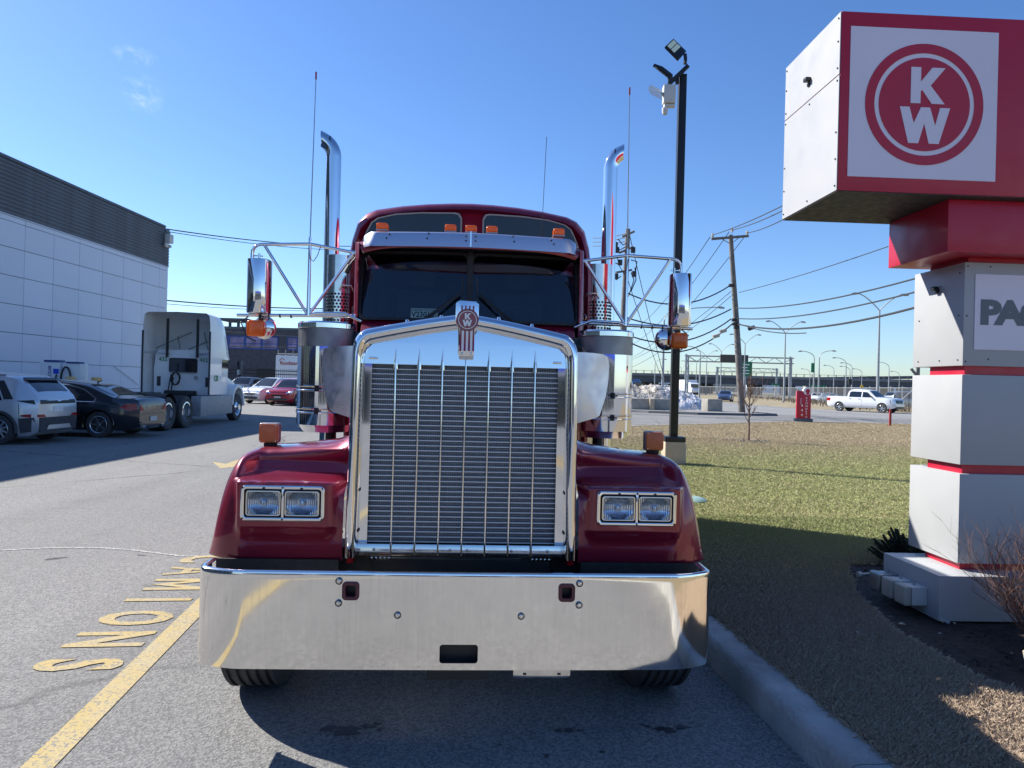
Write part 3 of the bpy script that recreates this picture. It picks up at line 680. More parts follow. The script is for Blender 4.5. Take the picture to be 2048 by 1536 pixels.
    def bend(p0, p1, p2, r_, n=6):
        p0, p1, p2 = Vector(p0), Vector(p1), Vector(p2); a = p1+(p0-p1).normalized()*r_; b = p1+(p2-p1).normalized()*r_
        return [a.lerp(p1, i/n).lerp(p1.lerp(b, i/n), i/n) for i in range(n+1)]
    y = 2.1; x0, xm, x1 = .85, 1.178, 1.592
    mb = MB(); mb.tube([(X(x0), y+.05, 2.605), (X(xm), y, 2.650)]+bend((X(xm),y,2.650), (X(x1),y,2.632), (X(x1),y,zb), .07)+[(X(x1), y, zb+.02)], .0125, 10)
    br = mb.build('mirror_bracket', 'chrome', TK, sm=60)
    mb = MB(); mb.tube([(X(.84), y+.04, 2.135), (X(xm), y, 2.125), (X(1.69), y, 2.112)], [.014, .013, .012], 10)
    mb.tube([(X(.80), y+.05, 2.10), (X(.92), y, 2.15), (X(1.12), y-.01, 2.142), (X(xm), y, 2.125)], .011, 8); mb.build('lower_arm', 'chrome', br, sm=60)
    mb = MB(); mb.tube([(X(1.505), y, 2.630), (X(xm+.01), y, 2.14)], .0115, 8); mb.tube([(X(.862), y+.02, 2.60), (X(xm-.01), y, 2.14)], .0115, 8); mb.build('brace', 'chrome', br, sm=60)
    mb = MB(); mb.tube([(X(xm), y, 2.12), (X(xm), y, 2.70)], [.014, .010], 8); mb.build('mast', 'chrome', br, sm=60)
    for q in (1.30, 1.38, 1.46):
        mb = MB(); mb.cyl((X(q), y, 2.117), 'x', .0155, .010, 8); mb.build('cable_tie', 'black_rubber', br)
    hx = 1.535 if s < 0 else 1.590; hw = .076
    prof = []
    for i in range(13):
        a = R(-90+180*i/12); prof.append((hx*s+hw*math.sin(a), y-.02-.075*max(0, math.cos(a))**.7))
    mb = MB(); mb.prism([(q[0], q[1]) for q in prof]+[(hx*s+hw, y+.05), (hx*s-hw, y+.05)], 2.128, 2.520, 'xy'); mh = mb.build('mirror_head', 'chrome', TK, bevel=.004, sm=50)
    mb = MB(); mb.cyl((X(1.535), y-.02, 2.54), 'z', .008, .05, 8); mb.tube([(X(1.59), y, 2.55), (X(1.51), y-.02, 2.545)], .005, 6); mb.build('pivot', 'chrome_worn', mh)
    mb = MB(); mb.prism(rrect(hx*s, 2.324, hw*1.9, .37, .02), y+.051, y+.055); mb.build('mirror_glass', 'mirror_glass', mh, sm=0)
    sx = 1.500
    mb = MB(); mb.lathe([(0,-.020),(.03,-.018),(.065,-.008),(.084,.008),(.086,.02),(0,.022)], 28, (X(sx), y+.01, 2.03), 'y'); sm_ = mb.build('spot_mirror', 'chrome', TK, sm=50, recalc=False)
    ax_ = 1.545 if s < 0 else 1.585
    mb = MB(); mb.cbox((X(ax_-.012), y-.06, 2.015), .122, .08, .118); lam = mb.build('marker_lamp', 'amber', TK, bevel=.026, seg=4)
    mb = MB(); mb.cbox((X(ax_-.012), y-.015, 2.015), .10, .03, .10); mb.build('lamp_back', 'chrome', lam, bevel=.01)
    mb = MB(); mb.tube([(X(1.60), y, 2.112), (X(1.655), y-.02, 2.06), (X(1.60), y-.04, 1.95), (X(1.54), y-.03, 1.925)], .005, 6); mb.tube([(X(1.52), y-.02, 2.118), (X(1.515), y-.03, 2.06)], .010, 8); mb.build('lamp_stem', 'black_rubber', lam)
    # antenna above the mirror bracket
    mb = MB(); mb.tube([(X(1.178), y, 2.64), (X(1.178), y, 2.70)], .010, 8); mb.tube([(X(1.178), y, 2.70), (X(1.172), y, 3.25), (X(1.165), y, 3.87)], [.0042, .0038, .003], 6); an = mb.build('antenna', 'grey_metal', TK, sm=50)
    mb = MB(); mb.tube([(X(1.165), y, 3.86), (X(1.165), y, 3.915)], .0065, 6); mb.build('antenna_tip', 'stake_red', an)
    mb = MB(); mb.tube([(X(1.185), y-.012, 2.62), (X(1.17), y-.02, 2.54), (X(1.145), y-.02, 2.52), (X(1.12), y-.02, 2.56), (X(1.10), y, 2.635)], .003, 6); mb.build('antenna_lead', 'black_rubber', an)
    # exhaust stack
    sx, sy_ = 1.395, 3.95
    p0 = [(X(sx-.01), sy_, .9), (X(sx-.01), sy_, 3.86)]
    for i in range(1, 9):
        a = R(68*i/8); p0.append((X(sx-.01+.19*(1-math.cos(a))), sy_, 3.86+.19*math.sin(a)))
    mb = MB(); mb.tube(p0, .073, 28, cap=False); ps = [Vector(q) for q in p0]; en = ps[-1]; dr = (ps[-1]-ps[-2]).normalized(); pn = Vector((s*.97, 0, -.10))
    for i in range(len(mb.v)-28, len(mb.v)):
        v = Vector(mb.v[i]); v += dr*((en-v).dot(pn)/dr.dot(pn)); mb.v[i] = tuple(v)
    lid = [tuple(Vector(mb.v[i])-dr*.05) for i in range(len(mb.v)-28, len(mb.v))]
    stk = mb.build('exhaust_stack', 'chrome', TK, sm=60, recalc=False)
    mb = MB(); mb.add([Vector(q)+dr*.035+(en-dr*.015-Vector(q)-dr*.035)*.04 for q in lid], [tuple(range(28))]); n2 = len(lid); rg_ = [[Vector(q)+dr*k_+(en-Vector(q)+dr*0)*.05 for q in lid] for k_ in (.049, .0, -.06)]; mb.grid([[tuple(p) for p in r_] for r_ in rg_], loop=True); mb.build('pipe_bore', 'black_trim', stk, recalc=False)
    rows = []
    for i in range(15):
        a = R(-100+200*i/14); rows.append([(X(sx-.10)+.125*math.sin(a)*1.0, sy_-.04-.10*math.cos(a), 2.19), (X(sx-.10)+.125*math.sin(a), sy_-.04-.10*math.cos(a), 2.88)])
    mb = MB(); mb.grid(rows); hs = mb.build('heat_shield', 'chrome_worn', stk, sm=60, recalc=False)
    mb = MB()
    for i in range(9):
        for j in range(11):
            a = R(-70+15.5*j+(7.7 if i % 2 else 0)); 
            if abs(a) > R(78): continue
            c = Vector((X(sx-.10)+.127*math.sin(a), sy_-.04-.102*math.cos(a), 2.24+i*.032)); nn = Vector((math.sin(a), -math.cos(a), 0))
            mb.cyl(c, nn, .0115, .004, 8)
    mb.build('perforations', 'black_trim', hs, sm=0, recalc=False, kind='stuff')
    mb = MB(); mb.tube([(X(1.13), sy_-.16, 2.52), (X(1.15), sy_-.20, 2.57), (X(1.24), sy_-.20, 2.575), (X(1.27), sy_-.16, 2.53)], .008, 8); mb.build('clamp', 'chrome_worn', hs)
# cab
CAB = MB()
def strip(x0, x1, z0, z1, y0, y1, mb): mb.box(x0, x1, y0, y1, z0, z1)
def wy(x): return 2.12+.09*(abs(x)/.82)**2.2
frame_o = rrect(0, 2.38, 1.66, .56, .06, 8)
cab = MB()
for s in (-1, 1):   # sides and pillars
    cab.prism([(s*.835,2.19),(s*.868,2.22),(s*.89,2.40),(s*.89,3.45),(s*.84,3.45),(s*.84,2.4),(s*.835,2.25)], 1.0, 2.70, 'xy')
cab.box(-.84, .84, 3.40, 3.45, 1.0, 2.74)
co_ = cab.build('cab_body', 'truck_red', TK, bevel=.012)
rows = []
for y, z, wv_ in ((2.14,2.665,.80),(2.13,2.70,.83),(2.17,2.745,.85),(2.30,2.775,.86),(2.7,2.79,.86),(3.45,2.79,.86)):
    rows.append([(wv_*math.sin(R(a)), y+.07*abs(math.sin(R(a)))**3, z-(.045*abs(math.sin(R(a)))**5)) for a in range(-90, 91, 10)])
mb = MB(); mb.grid(rows); mb.build('cab_roof', 'truck_red', TK, sm=60, recalc=False)
rows = [[(x/20*.80, wy(x/20*.8)+dy, z) for x in range(-20, 21)] for z, dy in ((1.85,-.20),(2.06,-.06),(2.105,.005),(2.125,.03))]
mb = MB(); mb.grid(rows); mb.build('cowl', 'truck_red', TK, sm=60, recalc=False)
def curved(poly_o, poly_i, dy0, dy1):
    mb = MB(); n = len(poly_o)
    ln = lambda z: .26*(z-2.12)
    vs = [(x, wy(x)+ln(z)+dy0, z) for x, z in poly_o]+[(x, wy(x)+ln(z)+dy0, z) for x, z in poly_i]+[(x, wy(x)+ln(z)+dy1, z) for x, z in poly_o]+[(x, wy(x)+ln(z)+dy1, z) for x, z in poly_i]
    fs = []
    for i in range(n):
        j = (i+1) % n; fs += [(i,j,n+j,n+i),(2*n+i,3*n+i,3*n+j,2*n+j),(i,2*n+i,2*n+j,j),(n+i,n+j,3*n+j,3*n+i)]
    return mb.add(vs, fs)
def dens(poly, k=6): return [(a[0]+(b[0]-a[0])*i/k, a[1]+(b[1]-a[1])*i/k) for a, b in zip(poly, poly[1:]+poly[:1]) for i in range(k)]
for s in (-1, 1):
    P_ = dens(rrect(s*.420, 2.385, .835, .54, .055, 4)); I_ = dens(rrect(s*.420, 2.385, .79, .50, .045, 4))
    curved(P_, I_, -.012, .03).build('windscreen_gasket', 'black_rubber', TK, sm=40)
    rows = [[(s*.420-.405+.81*j/20, wy(s*.420-.405+.81*j/20)+.004+.26*(.015+.50*i/6), 2.135+.50*i/6) for j in range(21)] for i in range(7)]
    mb = MB(); mb.grid(rows); mb.build('windscreen', 'windscreen_glass', TK, sm=60, recalc=False)
    mb = MB(); x = s*.04
    mb.tube([(s*.42, 2.06, 2.06), (s*.20, 2.10, 2.22), (s*.075, 2.145, 2.33)], .008, 6); mb.tube([(s*.38, 2.05, 2.06), (s*.07, 2.14, 2.32)], .006, 6)
    mb.tube([(s*.055, 2.10, 2.12), (s*.055, 2.185, 2.45)], .007, 6); mb.build('wiper', 'black_trim', TK)
mb = MB(); mb.add([(-.022,2.10,2.11),(.022,2.10,2.11),(.022,2.15,2.11),(-.022,2.15,2.11),(-.022,2.235,2.66),(.022,2.235,2.66),(.022,2.28,2.66),(-.022,2.28,2.66)], [(0,3,2,1),(4,5,6,7),(0,1,5,4),(1,2,6,5),(2,3,7,6),(3,0,4,7)]); mb.build('centre_post', 'black_rubber', TK)
# what is seen through the glass
mb = MB(); mb.box(-.80, .80, 2.26, 2.62, 1.85, 2.13); mb.build('dashboard', 'interior', TK, bevel=.03)
mb = MB(); mb.lathe([(.19,-.012),(.205,0),(.19,.012),(.178,0),(.19,-.012)], 28); sw = mb.build('steering_wheel', 'interior', TK); sw.location = (.40, 2.68, 2.16); sw.rotation_euler = (R(58), 0, 0)
for x in (-.42, .42):
    mb = MB(); mb.cbox((x, 3.1, 2.15), .46, .16, .62); mb.cbox((x, 3.08, 2.56), .26, .11, .16); mb.build('seat', 'interior', TK, bevel=.04)
mb = MB(); mb.box(-.83, .83, 3.36, 3.39, 1.2, 2.7); mb.box(-.83, .83, 2.3, 3.38, 2.68, 2.70); mb.build('cab_lining', 'interior', TK, sm=0)
pp = MB(); pp.box(-.44, -.235, 2.215, 2.217, 2.115, 2.215); pp = pp.build('windscreen_card', 'paper', TK, sm=0)
text('card_text', 'DHESTRA TRUCKING', .0205, 'ink', pp, Matrix.Translation((-.435, 2.213, 2.195)) @ FRONT)
text('card_text', 'V23015', .055, 'ink', pp, Matrix.Translation((-.435, 2.213, 2.150)) @ FRONT, offset=.0012)
text('card_text', '0000000', .022, 'ink', pp, Matrix.Translation((-.425, 2.213, 2.125)) @ FRONT)
mb = MB(); mb.add([(-.25,2.20,2.118),(-.10,2.20,2.108),(-.12,2.23,2.145),(-.26,2.23,2.14)], [(0,1,2,3)]); pq = mb.build('loose_paper', 'paper', TK, sm=0, recalc=False)
text('paper_text', '70134', .04, 'ink', pq, Matrix.Translation((-.24, 2.196, 2.113)) @ FRONT)
mb = MB(); mb.add([(-.14,2.22,2.13),(.24,2.22,2.125),(.24,2.26,2.165),(-.15,2.26,2.165)], [(0,1,2,3)]); mb.build('loose_paper', 'paper_blue', TK, sm=0, recalc=False)
# visor and roof lamps
for s in (-1, 1):
    pts = [(0, 2.02)]+[(s*x, 2.02+.10*(x/.8)**1.6) for x in (.1,.2,.3,.4,.5,.6,.68,.74)]+[(s*.785, 2.16), (s*.806, 2.21), (s*.812, 2.30)]
    rows = [[(x, y+.028, 2.765-(.012 if abs(x) > .77 else 0)) for x, y in pts], [(x, y+.01, 2.755-(.018 if abs(x) > .77 else 0)) for x, y in pts], [(x, y-.012, 2.655) for x, y in pts], [(x, y-.012, 2.652) for x, y in pts], [(x, y+.012, 2.654) for x, y in pts]]
    mb = MB(); mb.grid(rows); vi = mb.build('visor', 'visor_metal', TK, sm=40, recalc=False)
    for x, z in ((.035,2.735),(.035,2.700),(.31,2.750),(.32,2.712),(.60,2.74),(.62,2.712)):
        mb = MB(); mb.lathe([(0,-.006),(.005,-.004),(.007,0)], 8, (s*x, 2.02+.10*(x/.8)**1.6-.002, z), 'y'); mb.build('rivet', 'dark_frame', vi, recalc=False)
mb = MB(); mb.box(-.006, .006, 2.00, 2.03, 2.652, 2.766); mb.build('visor_joint', 'chrome', TK)
lamp0 = None
for x in (-.665, -.155, 0, .157, .665):
    if lamp0 is None:
        mb = MB(); mb.box(-.044, .044, -.05, .06, 0, .012); lamp0 = mb.build('roof_lamp', 'grey_metal', TK, bevel=.004); lamp0.location = (x, 2.20, 2.780)
        mb = MB(); mb.cbox((0, 0, .036), .086, .09, .050); lens0 = mb.build('lens', 'amber', lamp0, bevel=.016, seg=3)
    else:
        c = share(lamp0, (x, 2.20, 2.787)); l2 = lens0.copy(); COL.objects.link(l2); l2.parent = c
mb = MB(); mb.tube([(.537, 2.2, 2.76), (.537, 2.2, 2.83)], .006, 6); mb.tube([(.537, 2.2, 2.83), (.556, 2.2, 3.55)], .0022, 5); mb.build('roof_antenna', 'wire', TK)
for x, z in ((-.86, 2.60),):
    mb = MB(); mb.tube([(-.86,2.2,2.58),(-.895,2.2,2.535),(-.92,2.21,2.50)], .006, 6); mb.tube([(-.90,2.2,2.52),(-.93,2.2,2.46)], .022, 8); mb.build('work_lamp', 'black_trim', TK)
# sleeper
SO = [(1.222,.9),(1.222,2.45),(1.215,2.85),(1.185,3.05),(1.135,3.22),(1.05,3.315),(.95,3.36),(.70,3.405),(.45,3.435),(.2,3.452),(0,3.457)]
SO = SO+[(-x, z) for x, z in SO[::-1][1:]]
rows = [[(x*k_, y, .9+(z-.9)*(1-(1-k_)*.8)) for x, z in SO] for y, k_ in ((3.86,.93),(3.80,.955),(3.82,.975),(3.88,.992),(3.98,1),(5.8,1),(5.86,.985))]
mb = MB(); mb.grid(rows); n_ = len(SO); mb.f += [tuple(range(n_)), tuple(range(len(mb.v)-n_, len(mb.v)))]
mb.build('sleeper', 'truck_red', TK, sm=50)
for s in (-1, 1):
    wo = [(.10,3.05),(.10,3.27),(.125,3.315),(.17,3.325),(.5,3.315),(.75,3.29),(.92,3.245),(.98,3.20),(1.02,3.12),(1.06,3.02),(.9,3.0),(.3,3.0),(.13,3.01)]
    wo = [(s*x, z) for x, z in wo]; mxx = sum(p[0] for p in wo)/len(wo); mzz = sum(p[1] for p in wo)/len(wo)
    wi = [(mxx+(x-mxx)*.965, mzz+(z-mzz)*.90) for x, z in wo]
    mb = MB(); ring_mb(mb, wo, wi, 3.782, 3.80); g_ = mb.build('sleeper_window', 'plastic_beige', TK, bevel=.004)
    mb = MB(); mb.prism(wi, 3.788, 3.80); mb.build('pane', 'sleeper_glass', g_, sm=0)
    mb = MB(); pts = [(s*1.10,3.78,2.31),(s*1.10,3.76,2.35),(s*1.10,3.76,2.37)]
    mb.tube([(1.12*s-.02,3.78,2.30),(1.12*s+.005,3.765,2.302),(1.12*s+.022,3.76,2.32),(1.12*s+.022,3.76,2.35),(1.12*s+.005,3.765,2.368),(1.12*s-.02,3.78,2.37),(1.12*s-.02,3.78,2.30)], .004, 6); mb.build('letter_mark', 'chrome', TK)
# chassis, wheels, tanks
def tyre(mb, r, w_, n=40, groove=5):
    hw = w_/2; p = [(r*.60, -hw*.86), (r*.75, -hw), (r*.92, -hw*.97), (r*.985, -hw*.86), (r, -hw*.80)]
    for i in range(groove):
        c = -hw*.62+i*hw*1.24/(groove-1); p += [(r, c-.011), (r-.014, c-.008), (r-.014, c+.008), (r, c+.011)]
    p += [(r, hw*.80), (r*.985, hw*.86), (r*.92, hw*.97), (r*.75, hw), (r*.60, hw*.86)]
    return mb.lathe(p, n, axis='x')
for s in (-1, 1):
    mb = MB(); tyre(mb, .49, .30, 56, 5); wh = mb.build('front_wheel', 'tyre', TK, sm=35, recalc=False); wh.location = (s*1.06, .80, .49); wh.rotation_euler = (0, 0, R(2))
    mb = MB(); mb.lathe([(.31,.13*s),(.29,.10*s),(.28,.0),(.24,-.02*s),(.14,.06*s),(.11,.14*s),(0,.15*s)], 32, axis='x'); mb.build('rim', 'chrome', wh, sm=40, recalc=False)
    for y in (6.7, 8.05):
        mb = MB(); tyre(mb, .515, .56, 40, 6); rw = mb.build('rear_wheel', 'tyre', TK, sm=35, recalc=False); rw.location = (s*.93, y, .515)
        mb = MB(); mb.lathe([(.31,.26*s),(.28,.16*s),(.12,.10*s),(.10,.22*s),(0,.22*s)], 24, axis='x'); mb.build('rim', 'chrome', rw, sm=40, recalc=False)
    mb = MB(); mb.cyl((s*.93, 4.0, .72), 'y', .31, 2.4, 32); mb.build('fuel_tank', 'chrome', TK, bevel=.02, sm=50)
    mb = MB(); mb.box(min(s*.42, s*.50), max(s*.42, s*.50), .72, 9.0, .66, .92); mb.build('frame_rail', 'dark_frame', TK)
mb = MB(); mb.box(-.46, .46, .46, .60, .36, .80); mb.box(-.9, .9, .74, .86, .38, .50); mb.box(-.5, .5, .6, 3.4, .55, 1.35); mb.build('engine_underside', 'black_trim', TK, bevel=.01)
mb = MB(); mb.box(-.80, .80, 3.4, 3.86, 1.0, 2.6); mb.build('sleeper_boot', 'black_rubber', TK)
mb = MB(); mb.box(-.70, .70, .50, .70, .62, .80); mb.build('radiator_support', 'black_trim', TK)
for s in (-1, 1):
    mb = MB(); mb.tube([(s*.60,.42,.79),(s*.66,.40,.74),(s*.72,.36,.72)], .007, 6); mb.build('hose', 'black_rubber', TK)

# ------------------------------------------------------------------ pylon sign
d0 = 4.75
pB = W(1879, 1152, d0); pG = W(1880, 1258, d0); zb_ = pB.z
SY = R(2.4); SG = thing('pylon_sign', 'tall grey and red pylon sign with a white logo panel at the right edge', 'sign', (pB.x, pB.y, .13), SY)
inv = Matrix.Rotation(-SY, 4, 'Z') @ Matrix.Translation((-pB.x, -pB.y, -.13))
def SL(px, py, d): return inv @ W(px, py, d)
zt = zb_-.13
mb = MB(); mb.box(0, 2.2, 0, .66, .02, zt); base = mb.build('base_block', 'sign_grey', SG, bevel=.004)
for x, y in ((.28, .16), (1.8, .3)):
    mb = MB(); mb.cyl((x, y, -.06), 'z', .09, .2, 16); mb.build('foundation_tube', 'tan_concrete', SG)
mb = MB(); mb.box(.06, .8, .10, .4, -.14, .0); mb.build('footing', 'kerb_concrete', SG, bevel=.02)
gc = G(1917, 1141, zb_); dcol = gc.y
def cz_(y_, x_=1925): return (W(x_, y_, dcol)).z-.13
cx0 = SL(1922, 850, dcol).x; cy0 = SL(1922, 850, dcol).y
def blockm(name, x0, x1, y0, y1, z0, z1, m, bev=.004):
    mb = MB(); mb.box(x0, x1, y0, y1, z0, z1); return mb.build(name, m, SG, bevel=bev)
cw, cd = 1.30, .57
zs = [cz_(524), cz_(731), cz_(749), cz_(929.5), cz_(948), cz_(1127)]
b1 = blockm('panel_block', cx0, cx0+cw, cy0, cy0+cd, zs[1], zs[0], 'sign_grey')
b2 = blockm('panel_block', cx0, cx0+cw, cy0, cy0+cd, zs[3], zs[2], 'sign_grey')
b3 = blockm('panel_block', cx0, cx0+cw, cy0, cy0+cd, zs[5], zs[4], 'sign_grey')
i_ = .035; ib = .10
for a, b in ((zs[2]-.002, zs[1]+.002), (zs[4]-.002, zs[3]+.002), (zt+.001, zs[5]+.002)):
    blockm('red_band', cx0+i_, cx0+cw-i_, cy0+.03, cy0+cd-.16, a, b, 'sign_red', 0)
# head
dh = 4.62; hl = SL(1684, 22, dh); hb = SL(1675, 380, dh)
ratio = 1.182; hd = dh*(ratio-1)
head = blockm('sign_head', hb.x, hb.x+2.75, hb.y, hb.y+hd, hb.z, hl.z, 'sign_red', .003)
mb = MB(); mb.box(hb.x-.006, hb.x-.001, hb.y+.004, hb.y+hd-.004, hb.z+.002, hb.z+(hl.z-hb.z)*.645); mb.build('side_panel', 'sign_grey', head, sm=0)
mb = MB(); mb.box(hb.x-.006, hb.x-.001, hb.y+.004, hb.y+hd-.004, hb.z+(hl.z-hb.z)*.652, hl.z-.002); mb.build('side_panel', 'sign_grey', head, sm=0)
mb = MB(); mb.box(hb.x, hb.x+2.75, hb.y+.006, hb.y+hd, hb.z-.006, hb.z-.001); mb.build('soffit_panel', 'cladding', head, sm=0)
rv = None
for yy in (.03, .5, .97):
    for zz in (.03, .18, .33, .62, .69, .84, .97):
        if yy == .5 and zz not in (.03, .62): continue
        if rv is None:
            mb = MB(); mb.cyl((0, 0, 0), 'x', .006, .006, 8); rv = mb.build('rivet', 'dark_frame', head)
            rv.location = (hb.x-.008, hb.y+hd*yy, hb.z+(hl.z-hb.z)*zz)
        else: share(rv, (hb.x-.008, hb.y+hd*yy, hb.z+(hl.z-hb.z)*zz))
for xx in (.03, .28, .55, .8, 1.1): 
    share(rv, (hb.x+xx, hb.y+.02, hb.z-.006), rot=(0, R(90), 0)); share(rv, (hb.x+xx, hb.y+hd-.03, hb.z-.006), rot=(0, R(90), 0))
q = SL(1622, 160, 5.05); mb = MB(); mb.cbox((hb.x-.025, q.y, q.z), .04, .045, .028); mb.cbox((hb.x-.010, q.y+.006, q.z-.032), .016, .03, .026); mb.build('side_camera', 'black_trim', SG, bevel=.006)
fy_ = hb.y-.004
a_, b_ = SL(1702, 52, dh), SL(1999, 360, dh)
mb = MB(); mb.box(a_.x, b_.x, fy_-.001, fy_+.003, b_.z, a_.z); lp = mb.build('logo_panel', 'sign_white', head, sm=0)
c0 = SL(1852, 207, dh); rr = .395; fy_ -= .001
mb = MB(); ring_mb(mb, circ(c0.x, c0.z, rr, 72), circ(c0.x, c0.z, rr*.845, 72), fy_-.003, fy_-.0005); mb.build('logo_ring', 'sign_red', head, sm=20)
mb = MB(); mb.prism(circ(c0.x, c0.z, rr*.770, 64), fy_-.003, fy_-.0005); mb.build('logo_disc', 'sign_red', head, sm=20)
mb = MB(); sK = .235; mb.prism(KP(c0.x-.095, c0.z+.005, sK), fy_-.006, fy_-.0035); mb.build('letter_k', 'sign_white', head, sm=0)
mb = MB(); mb.prism(WP(c0.x-.165, c0.z-.255, .335, .235), fy_-.006, fy_-.0035); mb.build('letter_w', 'sign_white', head, sm=0)
# red corbel and neck
dk = 4.74; kb = SL(1895, 503, dk); kt = SL(1896, 394, dk)
blockm('red_corbel', kb.x, kb.x+1.5, kb.y, kb.y+dk*.146, kb.z, hb.z-.008, 'sign_red', .003)
nk = SL(1937, 520, dcol+.03)
blockm('red_neck', nk.x, nk.x+1.1, nk.y, nk.y+.42, zs[0]-.002, kb.z+.002, 'sign_red', 0)
a_ = SL(1951, 548, dcol); b_ = SL(1951, 699, dcol)
mb = MB(); mb.box(a_.x, a_.x+1.0, cy0-.006, cy0-.001, b_.z, a_.z); mb.build('name_panel', 'sign_white', b1, sm=0)
la = SL(1958, 646, dcol)
text('sign_letter', 'PACCAR', .222, 'sign_letter_grey', b1, Matrix.Translation((la.x+.004, cy0-.008, la.z)) @ FRONT, offset=.012, sx=1.24, spacing=.86)
for xx, zz in ((.02,.02),(.02,.27),(.02,.5),(.18,.02),(.18,.485)):
    mb = MB(); mb.cyl((cx0+xx, cy0-.002, zs[0]-zz*(zs[0]-zs[1])/.52), 'y', .005, .005, 8); mb.build('rivet', 'dark_frame', b1)
for yy, zz in ((.05,.05),(.05,.5),(.25,.5),(.5,.5),(.25,.1),(.5,.27),(.05,.27)):
    mb = MB(); mb.cyl((cx0-.002, cy0+yy, zs[0]-zz*(zs[0]-zs[1])/.53), 'x', .005, .005, 8); mb.build('rivet', 'dark_frame', b1)
q = SL(1852, 577, 5.2); mb = MB(); mb.cbox((cx0-.025, q.y, q.z), .04, .045, .03); mb.cbox((cx0-.010, q.y-.012, q.z-.022), .016, .03, .03); mb.build('side_lamp', 'black_trim', SG, bevel=.006)
# outdoor junction boxes on the plinth
for i, (px, m_) in enumerate(((1768, 'grey_metal'), (1790, 'plastic_beige'), (1825, 'plastic_beige'))):
    d_ = 5.22-.17*i; yy = .50-.16*i
    mb = MB(); mb.box(-.11, -.001, yy-.06, yy+.06, .085, .21); bx = mb.build('junction_box', 'plastic_white' if i else 'grey_metal', SG, bevel=.006)
    mb = MB(); mb.box(-.165, -.112, yy-.063, yy+.063, .08, .215); mb.build('cover', m_, bx, bevel=.016, seg=3)
    mb = MB(); mb.cyl((-.06, yy, .222), 'z', .008, .03, 8); mb.build('conduit_stub', 'galv', bx)
mb = MB(); mb.tube([(-.02,.58,.19),(-.20,.60,.17)], .010, 8); mb.cyl((-.22,.60,.168), 'x', .024, .025, 10); mb.build('tap', 'galv', SG)
mb = MB(); mb.tube([(.0,.0,.04),(.05,-.04,.02)], .012, 8); mb.build('drain_stub', 'galv', SG)
# planting bed round the sign
bedp = [G(px, py, .135) for px, py in ((1700,1150),(1712,1190),(1760,1240),(1800,1275),(1850,1300),(1900,1330),(1960,1365),(2048,1392),(2150,1410))]
bedp = [(p.x, p.y) for p in bedp]+[(6.5, 3.6), (6.5, 6.5), (3.0, 6.3), (2.75, 5.75), (2.6, 5.5)]
mb = MB(); mb.prism([(x+random.uniform(-.02,.02), y+random.uniform(-.02,.02)) for x, y in bedp], .136, .12, 'xy'); struct('planting_bed', mb, 'mulch', sm=0)
mb = MB()
for i in range(2600):
    x, y = random.uniform(2.2, 5.5), random.uniform(3.4, 6.4)
    ins = False; n_ = len(bedp); j = n_-1
    for k in range(n_):
        if (bedp[k][1] > y) != (bedp[j][1] > y) and x < (bedp[j][0]-bedp[k][0])*(y-bedp[k][1])/(bedp[j][1]-bedp[k][1])+bedp[k][0]: ins = not ins
        j = k
    if not ins: continue
    s_ = random.uniform(.006, .022); a = random.uniform(0, 6.28); dx, dy = math.cos(a)*s_, math.sin(a)*s_
    mb.add([(x-dx, y-dy, .137), (x+dy*.5, y-dx*.5, .139), (x+dx, y+dy, .137+s_*.7), (x-dy*.5, y+dx*.5, .142)], [(0,1,2),(0,2,3)])
tag(mb.build('mulch_chips', 'mulch', sm=0, recalc=False, kind='stuff'), 'dark bark chips in the bed under the pylon sign', 'mulch')
def twigs(mb, p, d, L_, r, n, up=.25, kink=.35):
    pts = [Vector(p)]; v = Vector(d).normalized()
    seg = 4
    for i in range(seg):
        v = (v+Vector((random.gauss(0,kink*.3), random.gauss(0,kink*.3), random.gauss(0,kink*.2)+up*.1))).normalized(); pts.append(pts[-1]+v*L_/seg)
    mb.tube(pts, [r*(1-.7*i/seg) for i in range(seg+1)], 4, cap=False)
    if n > 0:
        for i in range(random.choice((2, 3, 3))):
            q = pts[random.randint(1, seg)]; a = random.uniform(0, 6.28)
            twigs(mb, q, v+Vector((math.cos(a), math.sin(a), random.uniform(-.1,.6)))*.8, L_*random.uniform(.45,.7), r*.55, n-1, up, kink)
def bush(x, y, z, R_, H_, n0, depth, label, m='twig', r=.0045, name='bare_bush'):
    mb = MB()
    for i in range(n0):
        a = random.uniform(0, 6.28); t = random.uniform(.15, 1)
        twigs(mb, (x+math.cos(a)*.04, y+math.sin(a)*.04, z), (math.cos(a)*t*R_/H_, math.sin(a)*t*R_/H_, 1), H_*random.uniform(.6, .9), r, depth)
    return tag(mb.build(name, m, sm=0, recalc=False), label, 'bush')
bush(3.24, 4.22, .13, .46, .60, 100, 3, 'leafless brown twiggy bush in front of the grey sign plinth')
bush(3.95, 4.15, .13, .40, .60, 40, 3, 'second leafless twiggy bush at the right edge beside the sign plinth')
